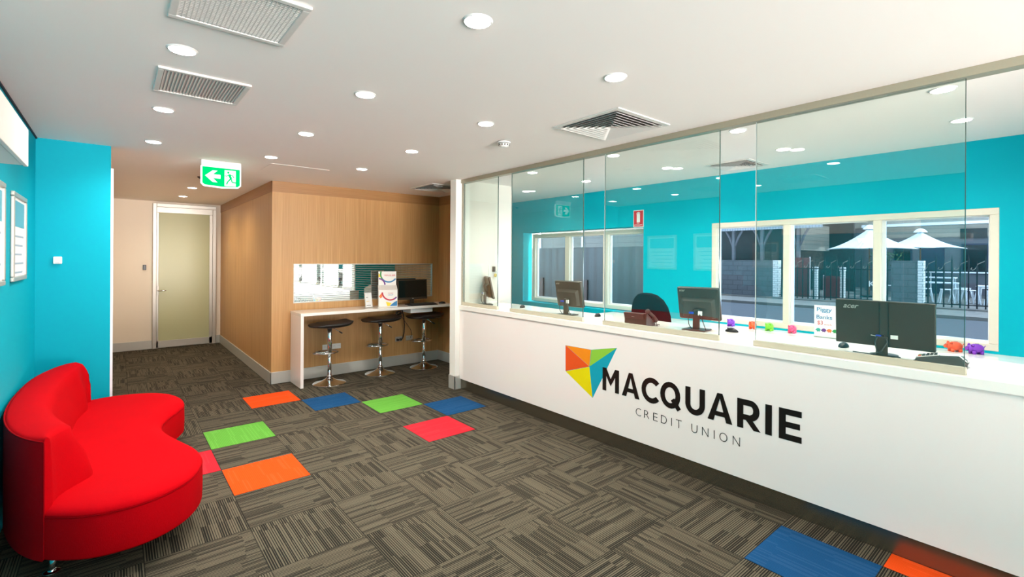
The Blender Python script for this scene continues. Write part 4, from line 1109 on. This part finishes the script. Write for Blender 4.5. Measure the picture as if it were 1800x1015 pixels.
# pub buildings
t = thing('pub_building', (28, 2, GZ), 0, 'grey and beige pub building beyond the umbrellas', 'building')
bx('upper_wall', 'pub_beige', 0, .3, -8, 4.8, 2.5, 6.0, t); bx('lower_wall', 'pub_grey', .1, .4, -8, 4.8, 0, 2.5, t)
bx('gutter', 'white_metal', -.5, 0, -8, 4.8, 3.02, 3.14, t)
for y0, y1 in ((.5, 1.35), (-1.2, -.3), (3.0, 3.7)):
    w_ = bx('window', 'pub_navy', .04, .1, y0, y1, .9, 2.2, t); bx('window_glass', 'pub_glass', .02, .04, y0 + .06, y1 - .06, .96, 2.14, w_)
bx('high_window', 'pub_glass', -.02, 0, .55, 1.38, 2.42, 2.85, t)
bx('navy_door', 'pub_navy', .04, .1, 1.9, 2.7, 0, 2.1, t)
text('lettering', 'K', 'paper', (-8.0, 2.72, .55), (0, -1, 0), (0, 0, 1), height=.2, parent=t)
t = thing('verandah_building', (24.5, 7, GZ), 0, 'dark verandah with sloping corrugated roof beyond the brick wall', 'building')
f = MB(); f.prism([(-2.0, 2.98), (3.5, 3.9), (3.5, 3.95), (-2.0, 3.06)], lambda u, v, w: (u, -.1 + 12 * w, v)); f.build('roof', 'roof', t)
bx('fascia', 'roof', -2.05, -1.98, -.1, 12, 2.82, 3.08, t)
bx('rear_wall', 'pub_dark', 2.2, 2.4, -.1, 12, 0, 3.8, t)
bx('side_wall', 'pub_beige', -1.0, 2.2, .9, 1.1, 1.9, 3.1, t)
for k, y in enumerate((.8, 2.3, 3.6, 5.6)):
    p = bx('post', 'pub_grey', -1.9, -1.75, y, y + .12, 0, 2.9, t)
    MB().tube([(-1.83, y - .35, 2.85), (-1.83, y - .15, 2.5), (-1.83, y, 2.1)], .05, 6).build('bracket', 'pub_grey', p, smooth=True)
    MB().tube([(-1.83, y + .45, 2.85), (-1.83, y + .25, 2.5), (-1.83, y + .12, 2.1)], .05, 6).build('bracket', 'pub_grey', p, smooth=True)
t = thing('rear_building', (31, 3, GZ), 0, 'plain dark building at the very back between pub and verandah', 'building')
bx('rear_facade', 'pub_grey', 0, .4, 0, 9, 0, 6.5, t); bx('parapet', 'pub_beige', -.1, .0, 0, 9, 3.2, 6.5, t)
# small tree
t = thing('courtyard_tree', (22.3, 4.75, GZ), 0, 'small leafy tree under the umbrellas', 'tree')
MB().tube([(0, 0, 0), (.02, 0, .9), (0, .03, 1.6)], [.07, .05, .03], 8).build('trunk', 'bark', t, smooth=True)
f = MB()
for k in range(260):
    a = random.uniform(0, 2 * PI); r = random.uniform(0, .5); z = 1.55 + random.uniform(-.28, .22)
    p = Vector((r * math.cos(a), r * math.sin(a), z)); d1 = Vector([random.uniform(-1, 1) for _ in range(3)]).normalized() * .05; d2 = Vector([random.uniform(-1, 1) for _ in range(3)]).normalized() * .03
    f.poly([p - d1, p + d2, p + d1, p - d2])
f.build('foliage', 'leaf', t)

# ================================================================== LIGHT, SKY, CAMERA
w = bpy.data.worlds.new('World'); bpy.context.scene.world = w; w.use_nodes = True
nt = w.node_tree; bg = nt.nodes['Background']
tc = nt.nodes.new('ShaderNodeTexCoord'); sp = nt.nodes.new('ShaderNodeSeparateXYZ'); cr = nt.nodes.new('ShaderNodeValToRGB')
nt.links.new(tc.outputs['Generated'], sp.inputs[0]); nt.links.new(sp.outputs[2], cr.inputs[0])
lower_glow = nt.nodes.new('ShaderNodeMath'); lower_glow.operation = 'LESS_THAN'; lower_glow.inputs[1].default_value = 0; nt.links.new(sp.outputs[2], lower_glow.inputs[0])
st = nt.nodes.new('ShaderNodeMath'); st.operation = 'MULTIPLY_ADD'; st.inputs[1].default_value = 24.0; st.inputs[2].default_value = 2.2; nt.links.new(lower_glow.outputs[0], st.inputs[0]); nt.links.new(st.outputs[0], bg.inputs[1])  # added glow from below the horizon, boosted to brighten the ceiling
cr.color_ramp.elements[0].color = (1, .93, .88, 1); cr.color_ramp.elements[1].color = (.72, .86, 1, 1)
nt.links.new(cr.outputs[0], bg.inputs[0]); bg.inputs[1].default_value = 2.6
sd = bpy.data.lights.new('sun', 'SUN'); sd.energy = 5.0; sd.angle = .01; sd.color = (1, .96, .9)
so = bpy.data.objects.new('sun', sd); C.objects.link(so)
so.rotation_euler = Vector((-.35, .62, -.95)).to_track_quat('-Z', 'Y').to_euler()
pl = bpy.data.lights.new('shopfront_portal', 'AREA'); pl.shape = 'RECTANGLE'; pl.size = 3.65; pl.size_y = 2.25; pl.cycles.is_portal = True
po = bpy.data.objects.new('shopfront_portal', pl); C.objects.link(po); po.location = (1.425, YF - .15, 1.37); po.rotation_euler = (PI / 2, 0, 0)

cam = bpy.data.cameras.new('camera'); co = bpy.data.objects.new('camera', cam); C.objects.link(co)
cam.sensor_fit = 'HORIZONTAL'; cam.sensor_width = 36; cam.lens = 836 / 1800 * 36; cam.clip_start = .05; cam.clip_end = 200
co.location = (0, 0, H); co.rotation_euler = (PI / 2, math.radians(-.33), -math.atan2(697, 836))
cam.shift_x = 0; cam.shift_y = -(507.5 - 455.3) / 1800
sc = bpy.context.scene; sc.camera = co
sc.view_settings.view_transform = 'Standard'; sc.view_settings.look = 'None'; sc.view_settings.gamma = 1; sc.view_settings.exposure = 0.8
sc.view_settings.use_curve_mapping = False
sc.cycles.max_bounces = 10; sc.cycles.diffuse_bounces = 5; sc.cycles.glossy_bounces = 5; sc.cycles.transparent_max_bounces = 16
sc.cycles.caustics_reflective = False; sc.cycles.caustics_refractive = False; sc.cycles.sample_clamp_indirect = 6
